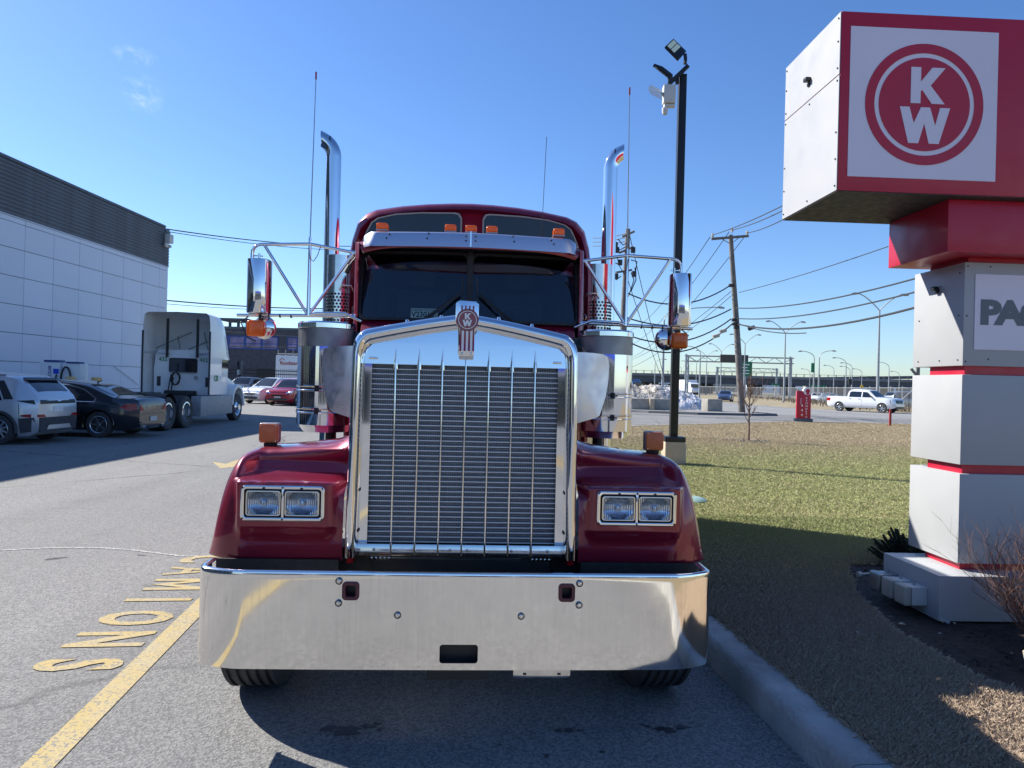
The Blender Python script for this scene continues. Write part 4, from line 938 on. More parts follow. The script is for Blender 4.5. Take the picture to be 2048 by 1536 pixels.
# low spruce behind the plinth
mb = MB()
sp0 = G(1812, 1112, .13)+Vector((.12, .9, 0)); sp0 = Vector((3.48, 6.15, .13))
for i in range(120):
    a = random.uniform(0, 6.28); el = random.uniform(.25, 1.3); v = Vector((math.cos(a)*math.cos(el), math.sin(a)*math.cos(el), math.sin(el))); L_ = random.uniform(.20, .38)
    mb.tube([sp0, sp0+v*L_*.5, sp0+v*L_+Vector((0,0,.03))], [.008, .017, .011], 5)
    for k in range(46):
        p = sp0+v*L_*random.uniform(.2, 1); w_ = Vector((random.gauss(0,1), random.gauss(0,1), random.gauss(0,1))).normalized()*.030; u_ = w_.cross(v).normalized()*.004
        mb.add([p-u_, p+u_, p+w_+v*.02], [(0,1,2)])
tag(mb.build('dwarf_spruce', 'spruce', sm=0, recalc=False), 'low dark spruce just behind the sign plinth', 'bush')
# field stones at the right edge
def rockm(name, c, r, sq, label, m='rock', seed=1, **k):
    bm = bmesh.new(); bmesh.ops.create_icosphere(bm, subdivisions=3, radius=1); rs = random.Random(seed); ph = [rs.uniform(0, 6) for _ in range(9)]
    for v in bm.verts:
        q = v.co.copy(); f = 1+.18*math.sin(3*q.x+ph[0])*math.sin(2.5*q.y+ph[1])+.12*math.sin(6*q.z+ph[2]+2*q.x)+.06*math.sin(11*q.y+ph[3])*math.sin(9*q.x+ph[4])
        v.co = Vector((q.x*r*sq[0], q.y*r*sq[1], q.z*r*sq[2]))*f
    me = bpy.data.meshes.new(name); bm.to_mesh(me); bm.free(); me.shade_smooth(); me.materials.append(M[m]); o = link(name, me); o.location = c
    return tag(o, label, 'rock')
rockm('boulder', (2.98, 3.85, .22), .12, (1, 1, 1.1), 'pale rough boulder in the bed, by the right edge of the photo', seed=3)
# utility lid on the lawn
gl_ = G(1385, 1000, .14); mb = MB(); mb.lathe([(0,.05),(.10,.045),(.17,.025),(.20,0)], 28, (gl_.x, gl_.y, .14)); tag(mb.build('ground_lid', 'teal_plastic', recalc=False), 'pale green domed utility lid on the lawn behind the right fender', 'lid')

# grass blades near the camera
def inside(x, y, poly):
    c = np.zeros(len(x), bool); j = len(poly)-1
    for i in range(len(poly)):
        xi, yi = poly[i]; xj, yj = poly[j]
        if yi != yj: c ^= ((yi > y) != (yj > y)) & (x < (xj-xi)*(y-yi)/(yj-yi)+xi)
        j = i
    return c
def blades(name, n, x0, x1, y0, y1, h, w_, m, label, flat=.9):
    x = rng.uniform(x0, x1, n); y = rng.uniform(y0, y1, n); k = inside(x, y, LAWN) & ~inside(x, y, bedp); x, y = x[k], y[k]; n = len(x)
    a = rng.uniform(0, 6.283, n); ln = h*rng.uniform(.5, 1.4, n); tilt = rng.uniform(.15, 1.35, n)*flat
    dx, dy = np.cos(a), np.sin(a); wx, wy_ = -dy*w_, dx*w_
    z0 = np.full(n, .128)
    P = np.stack([np.stack([x-wx, y-wy_, z0], 1), np.stack([x+wx, y+wy_, z0], 1), np.stack([x+dx*ln*np.sin(tilt)*.45+wx*.6, y+dy*ln*np.sin(tilt)*.45+wy_*.6, z0+ln*np.cos(tilt*.6)*.55], 1), np.stack([x+dx*ln*np.sin(tilt), y+dy*ln*np.sin(tilt), z0+ln*np.cos(tilt)*.8+.004], 1)], 1)
    me = bpy.data.meshes.new(name); me.vertices.add(4*n); me.vertices.foreach_set('co', P.reshape(-1).astype(np.float32))
    idx = np.arange(n)*4; F_ = np.stack([idx, idx+1, idx+2, idx, idx+2, idx+3], 1).reshape(-1)
    me.loops.add(6*n); me.loops.foreach_set('vertex_index', F_.astype(np.int32)); me.polygons.add(2*n)
    me.polygons.foreach_set('loop_start', (np.arange(2*n)*3).astype(np.int32)); me.polygons.foreach_set('loop_total', np.full(2*n, 3, np.int32)); me.update(calc_edges=True)
    me.materials.append(M[m]); o = link(name, me, kind='stuff'); tag(o, label, 'grass'); return o
blades('lawn_grass', 520000, 1.2, 5.2, 1.6, 8.5, .050, .0005, 'grass_blade', 'short dry and green grass of the near lawn beside the kerb')
blades('lawn_grass', 260000, 1.3, 4.2, 2.2, 5.2, .055, .0008, 'grass_blade', 'matted dead grass of the strip nearest the camera')
blades('lawn_grass', 420000, 1.0, 13, 8.5, 22, .036, .0018, 'grass_blade', 'sunlit green and straw grass of the middle lawn')
blades('lawn_grass', 150000, 1.5, 24, 22, 37, .04, .005, 'grass_blade', 'browner grass at the far side of the lawn by the driveway')

# tufts hanging over the kerb, a few blown leaves
mb = MB()
for i in range(5200):
    t = random.uniform(-2, 5); p = kp(t, .235+abs(random.gauss(0, .02))); a = random.uniform(0, 6.28); h_ = random.uniform(.015, .06); d = Vector((math.cos(a), math.sin(a), 0))*.6-KN*random.uniform(0, .8)
    w_ = Vector((-d.y, d.x, 0)).normalized()*.0009; q = p+Vector((0,0,.13)); e_ = q+d*h_+Vector((0,0,h_*.7))
    mb.add([q-w_, q+w_, e_], [(0,1,2)])
tag(mb.build('kerb_grass', 'grass_blade', sm=0, recalc=False, kind='stuff'), 'ragged dry grass leaning over the back edge of the kerb', 'grass')
mb = MB()
for i in range(260):
    y = random.uniform(4, 20); x = random.uniform(1.6+.02*y, 4+y*.35); s_ = random.uniform(.01, .03); a = random.uniform(0, 6.28); c_, s2 = math.cos(a)*s_, math.sin(a)*s_
    z = .16
    mb.add([(x-c_, y-s2, z), (x+s2*.5, y-c_*.5, z+s_*.5), (x+c_, y+s2, z+.004), (x-s2*.5, y+c_*.5, z+s_*.3)], [(0,1,2),(0,2,3)])
tag(mb.build('blown_leaves', 'rock', sm=0, recalc=False, kind='stuff'), 'small dry leaves and scraps scattered over the lawn', 'leaves')

# ------------------------------------------------------------------ lamp pole on the lawn
pp_ = Vector((3.30, 14.45, .13)); LPo = thing('light_pole', 'tall black square lamp post on a concrete footing, beside the right stack of the truck', 'lamp post', pp_)
top = W(1352, 150, 14.45).z-.13
mb = MB(); mb.box(-.076, .076, -.076, .076, .55, top); mb.build('pole', 'pole_black', LPo, bevel=.006)
mb = MB(); mb.box(-.20, .20, -.20, .20, -.1, .45); ft = mb.build('footing', 'tan_concrete', LPo, bevel=.012)
mb = MB(); mb.box(-.205, .205, -.205, .205, .451, .55); mb.build('base_cover', 'pole_black', LPo, bevel=.006)
mb = MB(); mb.box(.20, .25, -.06, .06, .02, .40); mb.build('conduit', 'galv', LPo, bevel=.006)
ip = Matrix.Translation(-pp_)
def PL(px, py, d=14.45): return ip @ W(px, py, d)
mb = MB(); mb.tube([PL(1338, 168, 14.25), PL(1376, 132, 14.25)], .055, 4); mb.tube([PL(1354, 150, 14.3), PL(1354, 168, 14.3)], .05, 4); mb.build('cross_arm', 'pole_black', LPo)
mb = MB(); q = [PL(1331,92,14.1), PL(1347,77,14.3), PL(1373,102,14.3), PL(1358,119,14.1)]; nrm = (q[1]-q[0]).cross(q[3]-q[0]).normalized()*.05
mb.add([*q, *[p+nrm for p in q]], [(0,1,2,3),(7,6,5,4),(0,4,5,1),(1,5,6,2),(2,6,7,3),(3,7,4,0)]); fl = mb.build('floodlight', 'pole_black', LPo, bevel=.008)
nn_ = nrm.normalized()
def on(q, u, v, o_): return q[0]+(q[3]-q[0])*u+(q[1]-q[0])*v-nn_*o_
mb = MB()
for (u0, u1) in ((.06, .30), (.34, .58)):
    mb.add([on(q,u0,.1,.006), on(q,u1,.1,.006), on(q,u1,.9,.006), on(q,u0,.9,.006)], [(0,1,2,3)])
mb.build('led_panel', 'paper', fl, sm=0, recalc=False)
mb = MB(); mb.tube([PL(1370,108,14.2), PL(1371,118,14.2), PL(1370,128,14.2)], .035, 8); mb.build('knuckle', 'pole_black', fl)
mb = MB(); mb.tube([PL(1307,130,14.3), PL(1322,138,14.3), PL(1340,152,14.3), PL(1341,163,14.3)], [.03,.055,.06,.05], 8); f2 = mb.build('floodlight', 'pole_black', LPo)
mb = MB(); mb.add([PL(1309,134,14.2), PL(1330,149,14.2), PL(1334,152,14.4), PL(1314,133,14.4)], [(0,1,2,3)]); mb.build('led_panel', 'paper', f2, sm=0, recalc=False)
c_b = (PL(1337, 188, 14.2)); cab_ = thing('relay_box', 'white equipment box with an angled dish antenna and small camera, strapped to the lamp post', 'equipment box', tuple(c_b+pp_))
mb = MB(); mb.cbox((.02, .05, 0), .24, .18, .36); mb.build('housing', 'plastic_white', cab_, bevel=.012)
mb = MB(); rows = [[(-.38+.035*math.sin(u*3.14), -.02+.16*(u-.5), .10+.28*(v-.5)-.06*u) if 0 else (-.36+.22*v-.05*math.sin(u*3.14)*(1-v), -.04+.14*(u-.5), .06+.26*(u-.5)-.10*v) for u in [i/6 for i in range(7)]] for v in [j/5 for j in range(6)]]
mb.grid(rows); mb.build('dish', 'white_paint', cab_, recalc=False)
mb = MB(); mb.tube([(-.16,0,0),(-.05,.05,0)], .04, 8); mb.build('dish_arm', 'grey_metal', cab_)
mb = MB(); mb.lathe([(0,-.14),(.045,-.12),(.06,-.06),(.06,0),(.03,.03),(.02,.10)], 16, (-.06,.02,-.28)); mb.build('dome_camera', 'plastic_white', cab_, recalc=False)
mb = MB(); mb.cbox((.03,.05,-.22), .22, .10, .06); mb.build('shelf', 'plastic_white', cab_, bevel=.01)

# ------------------------------------------------------------------ cars
def wheel(parent, x, y, r, w_, spokes=7, rimm='alloy', side=1, tw=.5):
    mb = MB(); mb.lathe([(r*.62,-w_*.4),(r*.80,-w_*.5),(r*.97,-w_*.45),(r,-w_*.3),(r,w_*.3),(r*.97,w_*.45),(r*.80,w_*.5),(r*.62,w_*.4)], 32, axis='x')
    o = mb.build('wheel', 'tyre', parent, sm=40, recalc=False); o.location = (x, y, r)
    s = side; mb = MB(); mb.lathe([(r*.66,s*w_*.44),(r*.64,s*w_*.46),(r*.60,s*w_*.40),(r*.58,s*w_*.1)], 32, axis='x')
    for i in range(spokes):
        a = 6.2832*i/spokes; b_ = a+tw/spokes
        c, s_ = math.cos(a), math.sin(a); c2, s2 = math.cos(b_), math.sin(b_); h1, h2 = r*.085, r*.06
        X = s*w_*.36
        mb.add([(X, r*.1*c-h1*s_, r*.1*s_+h1*c), (X, r*.1*c+h1*s_, r*.1*s_-h1*c), (X+s*.012, r*.62*c2+h2*s2, r*.62*s2-h2*c2), (X+s*.012, r*.62*c2-h2*s2, r*.62*s2+h2*c2),
                (X-s*.04, r*.1*c-h1*s_, r*.1*s_+h1*c), (X-s*.04, r*.1*c+h1*s_, r*.1*s_-h1*c), (X-s*.03, r*.62*c2+h2*s2, r*.62*s2-h2*c2), (X-s*.03, r*.62*c2-h2*s2, r*.62*s2+h2*c2)],
               [(0,1,2,3),(0,4,5,1),(1,5,6,2),(2,6,7,3),(3,7,4,0)])
    mb.lathe([(0,s*w_*.42),(r*.13,s*w_*.40),(r*.15,s*w_*.30)], 16, axis='x')
    mb.build('rim', rimm, o, sm=30, recalc=False)
    mb = MB(); mb.lathe([(0,s*w_*.05),(r*.62,s*w_*.05)], 24, axis='x'); mb.build('brake_disc', 'cladding', o, recalc=False)
    return o
class Car:
    """y forward, origin on the ground under the middle; prof = [(y, top z)] rear to front"""
    def __init__(s, name, label, cat, loc, rz, L_, Wd, prof, belt, paint, wheels, group=None, clear=.19, tumble=.34, clad=None, ends=6, zmid=None, arches=True):
        s.L, s.W, s.prof, s.belt, s.tum, s.ends = L_, Wd, prof, belt, tumble, ends
        s.t = thing(name, label, cat, loc, rz, group); s.clear = clear
        ys = sorted(set([round(-L_/2+L_*i/44, 3) for i in range(45)]+[p[0] for p in prof]+[-L_/2+.02, L_/2-.02, -L_/2+.06, L_/2-.06]))
        rows = [s.ring(y) for y in ys]; mb = MB(); mb.grid(rows)
        n = len(rows[0]); mb.f += [tuple(range(n)), tuple(range(len(mb.v)-n, len(mb.v)))]
        # floor
        for i in range(len(ys)-1): mb.f.append((i*n, (i+1)*n, (i+1)*n+n-1, i*n+n-1))
        s.body = mb.build('body', paint, s.t, sm=32)
        yf, yr, r = wheels
        if arches:
            c = MB()
            for y in (yf, yr): c.cyl((0, y, r*1.02), 'x', r*1.17, Wd+.4, 32)
            cut(s.body, c)
            s.body.data.materials.clear(); s.body.data.materials.append(M[paint])
            mb = MB(); mb.box(-Wd/2+.25, Wd/2-.25, -L_/2+.3, L_/2-.3, clear+.02, belt(0)-.1); mb.build('underbody', 'black_trim', s.t, sm=0)
            for y in (yf, yr):
                for sx in (-1, 1):
                    mb = MB(); pts = []
                    for i in range(21):
                        a = R(-12+204*i/20); pts.append((sx*(s.hw(y+r*1.15*math.cos(a), .6)+.004), y+r*1.16*math.cos(a), r*1.02+r*1.16*math.sin(a)))
                    mb.tube(pts, .016 if not clad else .035, 6); mb.build('arch_trim', 'cladding' if clad else paint, s.t)
    def top(s, y): return smooth_lerp(s.prof, y)
    def taper(s, y):
        t = abs(y)/(s.L/2); return 1-.17*max(0, (t-.74)/.26)**2.2 - (.04*t*t)
    def hw(s, y, z):
        w_ = s.W/2*s.taper(y); b = s.belt(y)
        if z > b: return w_*.975-s.tum*(z-b)
        q = (z-s.clear)/(b-s.clear)
        return w_*(.93+.07*min(1, q*2.2)) if q < .45 else w_*(1-.025*((q-.45)/.55)**2)
    def ring(s, y):
        t_ = s.top(y); e = max(0, (abs(y)/(s.L/2)-.9)/.1); zb = s.clear+.12*e; b = min(s.belt(y), t_-.02)
        h = []
        for q in (0, .12, .3, .45, .6, .8, 1): z = zb+(b-zb)*q; h.append((s.hw(y, z) if q else s.hw(y, z)*.93, z))
        for q in (.25, .5, .75, .93): z = b+(t_-b)*q; h.append((s.hw(y, z), z))
        wt = s.hw(y, t_); k = .10 if t_-b > .2 else .14
        h.append((wt-k*.45, t_+.010 if 0 else t_)); h.append((max(.1, wt-k*1.4), t_+.020)); h.append((wt*.4, t_+.032))
        return [(-x, y, z) for x, z in h]+[(x, y, z) for x, z in h[::-1]]
    def side(s, name, poly, m, o_=.006, sides=(-1, 1), parent=None, k=4, **kw):
        for sx in sides:
            mb = MB(); q = dens(poly, k); c = (sum(p[0] for p in q)/len(q), sum(p[1] for p in q)/len(q)); n = len(q)
            vs = [(sx*(s.hw(y, z)+o_), y, z) for y, z in q]+[(sx*(s.hw(*c)+o_), *c)]+[(sx*(s.hw(y, z)-.012), y, z) for y, z in q]
            mb.add(vs, [(i, (i+1) % n, n) for i in range(n)]+[(i, (i+1) % n, n+1+(i+1) % n, n+1+i) for i in range(n)]); mb.build(name, m, parent or s.t, sm=30, **kw)
    def topg(s, name, y0, y1, frac, m, o_=.008):
        """glass laid over the sloping top between two stations"""
        rows = []
        for i in range(9):
            y = y0+(y1-y0)*i/8; t_ = s.top(y); wt = s.hw(y, t_); r_ = []
            k = .10 if t_-s.belt(y) > .2 else .14
            for j in range(-6, 7):
                x = j/6*(wt-.05)*frac; ax = abs(x); a1, a2, a3 = wt-k*.45, max(.1, wt-k*1.4), wt*.4
                z = t_+.020*(a1-ax)/(a1-a2) if ax > a2 else (t_+.020+.012*(a2-ax)/(a2-a3) if ax > a3 else t_+.032)
                r_.append((x, y, z+o_))
            rows.append(r_)
        mb = MB(); mb.grid(rows); mb.build(name, m, s.t, sm=60, recalc=False)
    def end(s, name, poly, m, front=True, out=.012, depth=.05, bevel=.01, both_=False):
        """piece on the front or rear face: poly in x-z"""
        sg = 1 if front else -1
        for sx in ((-1, 1) if both_ else (1,)):
            mb = MB(); n = len(poly); ys = []
            cxx = sum(p[0] for p in poly)/n
            def yy(x, z):
                # where does the body start at this width
                lo, hi = 0, s.L/2
                for _ in range(16):
                    m_ = (lo+hi)/2
                    if s.hw(sg*m_, z) > abs(x) and s.top(sg*m_) > z: lo = m_
                    else: hi = m_
                return lo
            xa, xb = min(p[0] for p in poly), max(p[0] for p in poly); nx = 3 if xb-xa < .3 else 12; rows = []
            for i in range(nx+1):
                x = xa+(xb-xa)*min(.999, max(.001, i/nx)); zs_ = []
                for (p, q) in zip(poly, poly[1:]+poly[:1]):
                    if (p[0]-x)*(q[0]-x) <= 0 and p[0] != q[0]: zs_.append(p[1]+(q[1]-p[1])*(x-p[0])/(q[0]-p[0]))
                z0, z1 = min(zs_), max(zs_); r_ = [(sx*x, sg*(yy(x, z0)-depth), z0)]
                for k in range(5): z = z0+(z1-z0)*k/4; r_.append((sx*x, sg*(yy(x, z)+out), z))
                r_.append((sx*x, sg*(yy(x, z1)-depth), z1)); rows.append(r_)
            mb.grid(rows); n_ = len(rows[0]); mb.f += [tuple(range(n_)), tuple(range(len(mb.v)-n_, len(mb.v)))]; mb.build(name, m, s.t, sm=35)
    def wheels(s, yf, yr, r, w_=.22, **k):
        for y in (yf, yr):
            for sx in (-1, 1): wheel(s.t, sx*(s.W/2-w_*.55), y, r, w_, side=sx, **k)
    def mirrors(s, y, z, m):
        for sx in (-1, 1):
            mb = MB(); mb.cbox((sx*(s.hw(y, z)+.11), y, z), .20, .11, .14); mb.build('door_mirror', m, s.t, bevel=.035, seg=3)
def hexp(cx, cz, w_, h_, t=.2): return [(cx-w_/2, cz), (cx-w_/2*(1-t), cz-h_/2), (cx+w_/2*(1-t), cz-h_/2), (cx+w_/2, cz), (cx+w_/2*(1-t), cz+h_/2), (cx-w_/2*(1-t), cz+h_/2)]

# silver hatchback, far left: rear towards us
c = Car('silver_hatchback', 'silver electric hatchback with dark rear cladding, parked at the far left by the white wall', 'car', (-12.9, 16.9, 0), R(90), 4.30, 1.80,
        [(-2.15,.98),(-2.10,1.10),(-1.95,1.26),(-1.62,1.52),(-1.3,1.575),(-.6,1.62),(.1,1.60),(.5,1.53),(1.05,1.16),(1.25,1.04),(1.7,.98),(2.0,.88),(2.15,.72)], lambda y: .97, 'car_silver', (1.30,-1.36,.34), clad=True)
c.wheels(1.30, -1.36, .34, spokes=10, tw=3)
c.side('side_window', [(-1.42,1.0),(-1.10,1.02),(-.5,1.01),(.75,1.0),(.95,1.03),(.38,1.42),(0,1.48),(-.6,1.49),(-1.12,1.44),(-1.25,1.30)], 'car_glass'); c.side('pillar', [(-.28,.99),(-.20,.99),(-.22,1.50),(-.30,1.50)], 'black_trim', .009)
c.side('roof_rail', [(-1.35,1.555),(.2,1.60),(.2,1.62),(-1.35,1.58)], 'black_trim', .0)
c.topg('windscreen', .42, 1.10, .92, 'car_glass'); c.topg('rear_window', -2.03, -1.66, .86, 'car_glass')
c.side('sill_cladding', [(-2.02,.30),(-1.82,.26),(-1.80,.60),(-2.05,.62)], 'cladding', .01); c.side('sill_cladding', [(-.92,.20),(.85,.20),(.85,.36),(-.92,.36)], 'cladding', .01)
c.end('rear_cladding', [(-.74,.30),(.74,.30),(.78,.62),(-.78,.62)], 'cladding', False, .03, .1); c.end('bumper_insert', [(-.45,.34),(.45,.34),(.42,.44),(-.42,.44)], 'car_silver', False, .04, .05)
c.end('light_bar', [(-.76,.93),(.76,.93),(.73,1.02),(-.73,1.02)], 'black_trim', False, .015, .1); c.side('tail_trim', [(-2.1,.92),(-1.72,1.00),(-2.06,1.02)], 'black_trim', .01)
c.end('tail_light', [(.46,.63),(.72,.63),(.72,.69),(.50,.69)], 'red_lens', False, .03, .06, both_=True); c.side('side_reflector', [(-2.03,.62),(-1.86,.64),(-1.84,.68),(-2.03,.70)], 'red_lens', .014)
c.end('number_plate', [(-.17,.74),(.17,.74),(.17,.87),(-.17,.87)], 'white_paint', False, .012, .02, .002); c.end('spoiler', [(-.6,1.47),(.6,1.47),(.55,1.53),(-.55,1.53)], 'black_trim', False, .12, .15)
mb = MB(); mb.tube([(-.05,-2.06,.975),(-.05,-2.175,.99),(.05,-2.175,.995)], .012, 6); mb.build('badge_mark', 'chrome', c.t); c.mirrors(.75, 1.05, 'car_silver')
for y in (-.86, .12): c.side('door_seam', [(y,.36),(y+.012,.36),(y+.012,.98),(y,.98)], 'black_trim', .002)
c.side('door_handle', [(-.72,.86),(-.55,.87),(-.55,.90),(-.72,.89)], 'black_trim', .02); c.side('door_handle', [(.25,.87),(.42,.88),(.42,.91),(.25,.90)], 'black_trim', .02)
c.side('quarter_trim', [(-1.66,1.03),(-1.45,1.02),(-1.28,1.30),(-1.18,1.44),(-1.35,1.45)], 'black_trim', .006); c.side('rear_bumper_seam', [(-1.82,.62),(-1.81,.62),(-1.78,.93),(-1.79,.93)], 'black_trim', .003)
# dark saloon next to it
c = Car('dark_saloon', 'dark grey saloon car with five-spoke wheels between the silver hatchback and the white tractor', 'car', (-12.05, 19.25, 0), R(90), 4.75, 1.80,
        [(-2.375,.84),(-2.34,.98),(-2.2,1.03),(-1.75,1.06),(-1.0,1.35),(-.5,1.43),(.0,1.45),(.4,1.42),(1.15,1.03),(1.35,.98),(1.9,.90),(2.25,.76),(2.375,.60)], lambda y: .88+.03*(y < 0), 'car_dark', (1.45,-1.40,.34))
c.wheels(1.45, -1.40, .34, spokes=5, tw=0)
wp = [(-1.25,.94),(.95,.94),(1.0,.97),(.45,1.28),(.05,1.35),(-.5,1.345),(-.95,1.23),(-1.28,1.02)]
c.side('window_trim', [(y*1.03-.0, z+(z-1.1)*.12) for y, z in wp], 'chrome', .004); c.side('side_window', wp, 'car_glass', .009)
c.topg('windscreen', .42, 1.12, .9, 'car_glass'); c.topg('rear_window', -1.68, -1.02, .88, 'car_glass')
c.side('tail_light', [(-2.33,.74),(-2.12,.72),(-1.93,.80),(-2.1,.90),(-2.3,.90)], 'red_lens', .012); c.end('tail_light', [(.50,.72),(.78,.72),(.78,.88),(.56,.88)], 'red_lens', False, .014, .06, both_=True)
c.end('number_plate', [(-.17,.42),(.17,.42),(.17,.55),(-.17,.55)], 'plastic_white', False, .02, .03, .002); c.end('bumper_fold', [(-.8,.40),(.8,.40),(.8,.43),(-.8,.43)], 'car_dark', False, .04, .05)
c.mirrors(.8, 1.0, 'car_dark')
for y in (-.92, .10): c.side('door_seam', [(y,.34),(y+.012,.34),(y+.012,.90),(y,.90)], 'black_trim', .002)
c.side('door_handle', [(-.75,.80),(-.56,.80),(-.56,.83),(-.75,.83)], 'chrome', .02); c.side('rear_bumper_seam', [(-1.86,.60),(-1.30,.62),(-1.30,.61),(-1.86,.59)], 'black_trim', .003); c.end('boot_seam', [(-.60,.62),(.60,.62),(.60,.63),(-.60,.63)], 'black_trim', False, .004, .02); c.end('tailpipe', [(.42,.26),(.56,.26),(.56,.33),(.42,.33)], 'chrome', False, .03, .05, both_=True)
mb = MB(); mb.tube([(0,-.85,1.43),(0,-.98,1.475)], [.022,.006], 6); mb.build('roof_aerial', 'black_trim', c.t)
# small hatch and bigger cars across the yard
def suv(name, label, loc, rz, paint, L_=4.5, H_=1.66, **k):
    W_ = 1.82; h = H_/1.66
    c = Car(name, label, 'car', loc, rz, L_, W_, [(-L_/2,.95),(-L_/2+.08,1.15*h),(-L_/2+.45,1.54*h),(-L_/2+.9,1.62*h),(-.3,1.65*h),(.35,1.60*h),(1.05,1.12*h),(1.25,1.04*h),(L_/2-.35,.98*h),(L_/2-.1,.84),(L_/2,.66)], lambda y: .98*h, paint, (L_/2-.85,-L_/2+.9,.34), **k)
    c.wheels(L_/2-.85, -L_/2+.9, .34, spokes=6)
    c.side('side_window', [(-L_/2+.5,1.02*h),(.80,1.01*h),(.90,1.03*h),(.30,1.46*h),(-.3,1.53*h),(-L_/2+.75,1.50*h)], 'car_glass'); c.side('pillar', [(-.35,1.0*h),(-.26,1.0*h),(-.30,1.54*h),(-.38,1.54*h)], 'black_trim', .009)
    c.topg('windscreen', .34, 1.12, .92, 'car_glass'); c.topg('rear_window', -L_/2+.12, -L_/2+.43, .85, 'car_glass')
    c.end('headlight', [(.46,.74),(.83,.78),(.84,.90),(.60,.86)], 'reflector', True, .012, .06, both_=True)
    c.end('tail_light', [(.55,.85),(.80,.85),(.80,1.05),(.60,1.05)], 'red_lens', False, .012, .06, both_=True)
    c.end('radiator_grille', hexp(0, .68, .95, .22), 'black_trim', True, .012, .05); c.end('lower_intake', hexp(0, .38, 1.3, .16), 'cladding', True, .012, .05)
    c.end('number_plate', [(-.2,.46),(.2,.46),(.2,.56),(-.2,.56)], 'plastic_white', True, .03, .02, .002)
    c.mirrors(.78, 1.08*h, paint); return c
suv('white_suv', 'white compact sport utility car parked right of the white tractor, front towards the camera', (-15.75, 47.2, 0), R(158), 'car_white', clad=True)
suv('red_suv', 'red sport utility car with a black mesh nose, parked beside the left mirror lamp', (-13.75, 45.0, 0), R(172), 'car_red', L_=4.5, H_=1.62, clad=True)
suv('white_suv', 'white car half hidden behind the black fence, below the white box van', (-17.6, 57.5, 0), R(176), 'car_white')
suv('grey_suv', 'grey car half hidden behind the black fence, behind the white sport utility car', (-21.3, 57.0, 0), R(174), 'car_grey')
# saloon, pickup on the street
def sedan(name, label, loc, rz, paint):
    c = Car(name, label, 'car', loc, rz, 4.6, 1.8, [(-2.3,.80),(-2.25,.95),(-2.1,1.02),(-1.6,1.05),(-.95,1.36),(-.5,1.43),(0,1.45),(.4,1.40),(1.1,1.02),(1.3,.96),(1.9,.88),(2.2,.74),(2.3,.58)], lambda y: .90, paint, (1.4,-1.35,.33))
    c.wheels(1.4, -1.35, .33, spokes=5); c.side('side_window', [(-1.2,.95),(.9,.95),(.4,1.28),(0,1.34),(-.5,1.33),(-.9,1.22)], 'car_glass')
    c.topg('windscreen', .42, 1.08, .9, 'car_glass'); c.topg('rear_window', -1.55, -.97, .88, 'car_glass')
    c.end('headlight', [(.48,.62),(.84,.66),(.84,.78),(.55,.72)], 'reflector', True, .012, .06, both_=True); c.end('radiator_grille', hexp(0, .56, .8, .16), 'black_trim', True, .012, .05); c.end('lower_intake', hexp(0, .32, 1.2, .16), 'cladding', True, .012, .05)
    c.end('tail_light', [(.5,.74),(.8,.74),(.8,.90),(.55,.90)], 'red_lens', False, .012, .06, both_=True); c.mirrors(.8, 1.0, paint); return c
sedan('blue_saloon', 'dark blue saloon car driving towards the camera left of the leaning utility pole', tuple(G(1460,804)+Vector((0,2,0))), R(158), 'car_blue')
sedan('white_saloon', 'small white car seen through the wire fence right of the low red sign', (W(1636,790,112).x, 112, 0), R(140), 'car_white')
sedan('white_saloon', 'white car partly hidden far behind the fence, above the roof of the low red sign', (W(1657,780,150).x, 150, 0), R(120), 'car_white')
suv('grey_van', 'dark grey van behind the wire fence at the left edge of the pylon sign', (W(1812,790,78).x, 78, 0), R(-75), 'car_grey', L_=4.8, H_=1.9)
pk = Car('silver_pickup', 'silver crew cab pickup truck driving on the street beyond the lawn', 'pickup truck', (30.9, 62.4, 0), R(218), 5.9, 2.02,
        [(-2.95,1.20),(-2.90,1.28),(-1.10,1.30),(-1.04,1.34),(-.98,1.72),(-.75,1.90),(-.2,1.94),(.55,1.90),(.8,1.82),(1.38,1.34),(1.5,1.28),(2.0,1.26),(2.75,1.20),(2.9,1.08),(2.95,.9)], lambda y: 1.22, 'car_white', (1.95,-1.75,.40), clear=.36, tumble=.30)
pk.wheels(1.95, -1.75, .40, .27, spokes=6)
pk.side('side_window', [(-.88,1.28),(.18,1.28),(.18,1.76),(-.70,1.78),(-.84,1.70)], 'car_glass'); pk.side('side_window', [(.28,1.28),(1.18,1.28),(.70,1.72),(.28,1.76)], 'car_glass')
pk.topg('windscreen', .80, 1.42, .92, 'car_glass'); pk.end('radiator_grille', rrect(0, .98, 1.25, .32, .08, 3), 'black_trim', True, .02, .05); pk.end('bumper', [(-.88,.56),(.88,.56),(.92,.76),(-.92,.76)], 'satin_metal', True, .10, .12, .03)
pk.end('lower_intake', hexp(0, .46, 1.4, .16), 'black_trim', True, .04, .05); pk.end('headlight', [(.66,.84),(.93,.84),(.93,1.10),(.70,1.10)], 'reflector', True, .012, .06, both_=True); pk.end('tail_light', [(.72,.9),(.93,.9),(.93,1.18),(.76,1.18)], 'red_lens', False, .02, .06, both_=True)
pk.end('badge_mark', rrect(0, .98, .24, .09, .04, 3), 'grey_metal', True, .045, .02); pk.mirrors(1.05, 1.36, 'black_trim'); pk.side('door_handle', [(-.05,1.12),(.12,1.12),(.12,1.15),(-.05,1.15)], 'black_trim', .02); pk.side('door_handle', [(-.85,1.12),(-.68,1.12),(-.68,1.15),(-.85,1.15)], 'black_trim', .02)
pk.side('door_seam', [(.215,.50),(.235,.50),(.235,1.26),(.215,1.26)], 'black_trim', .003)

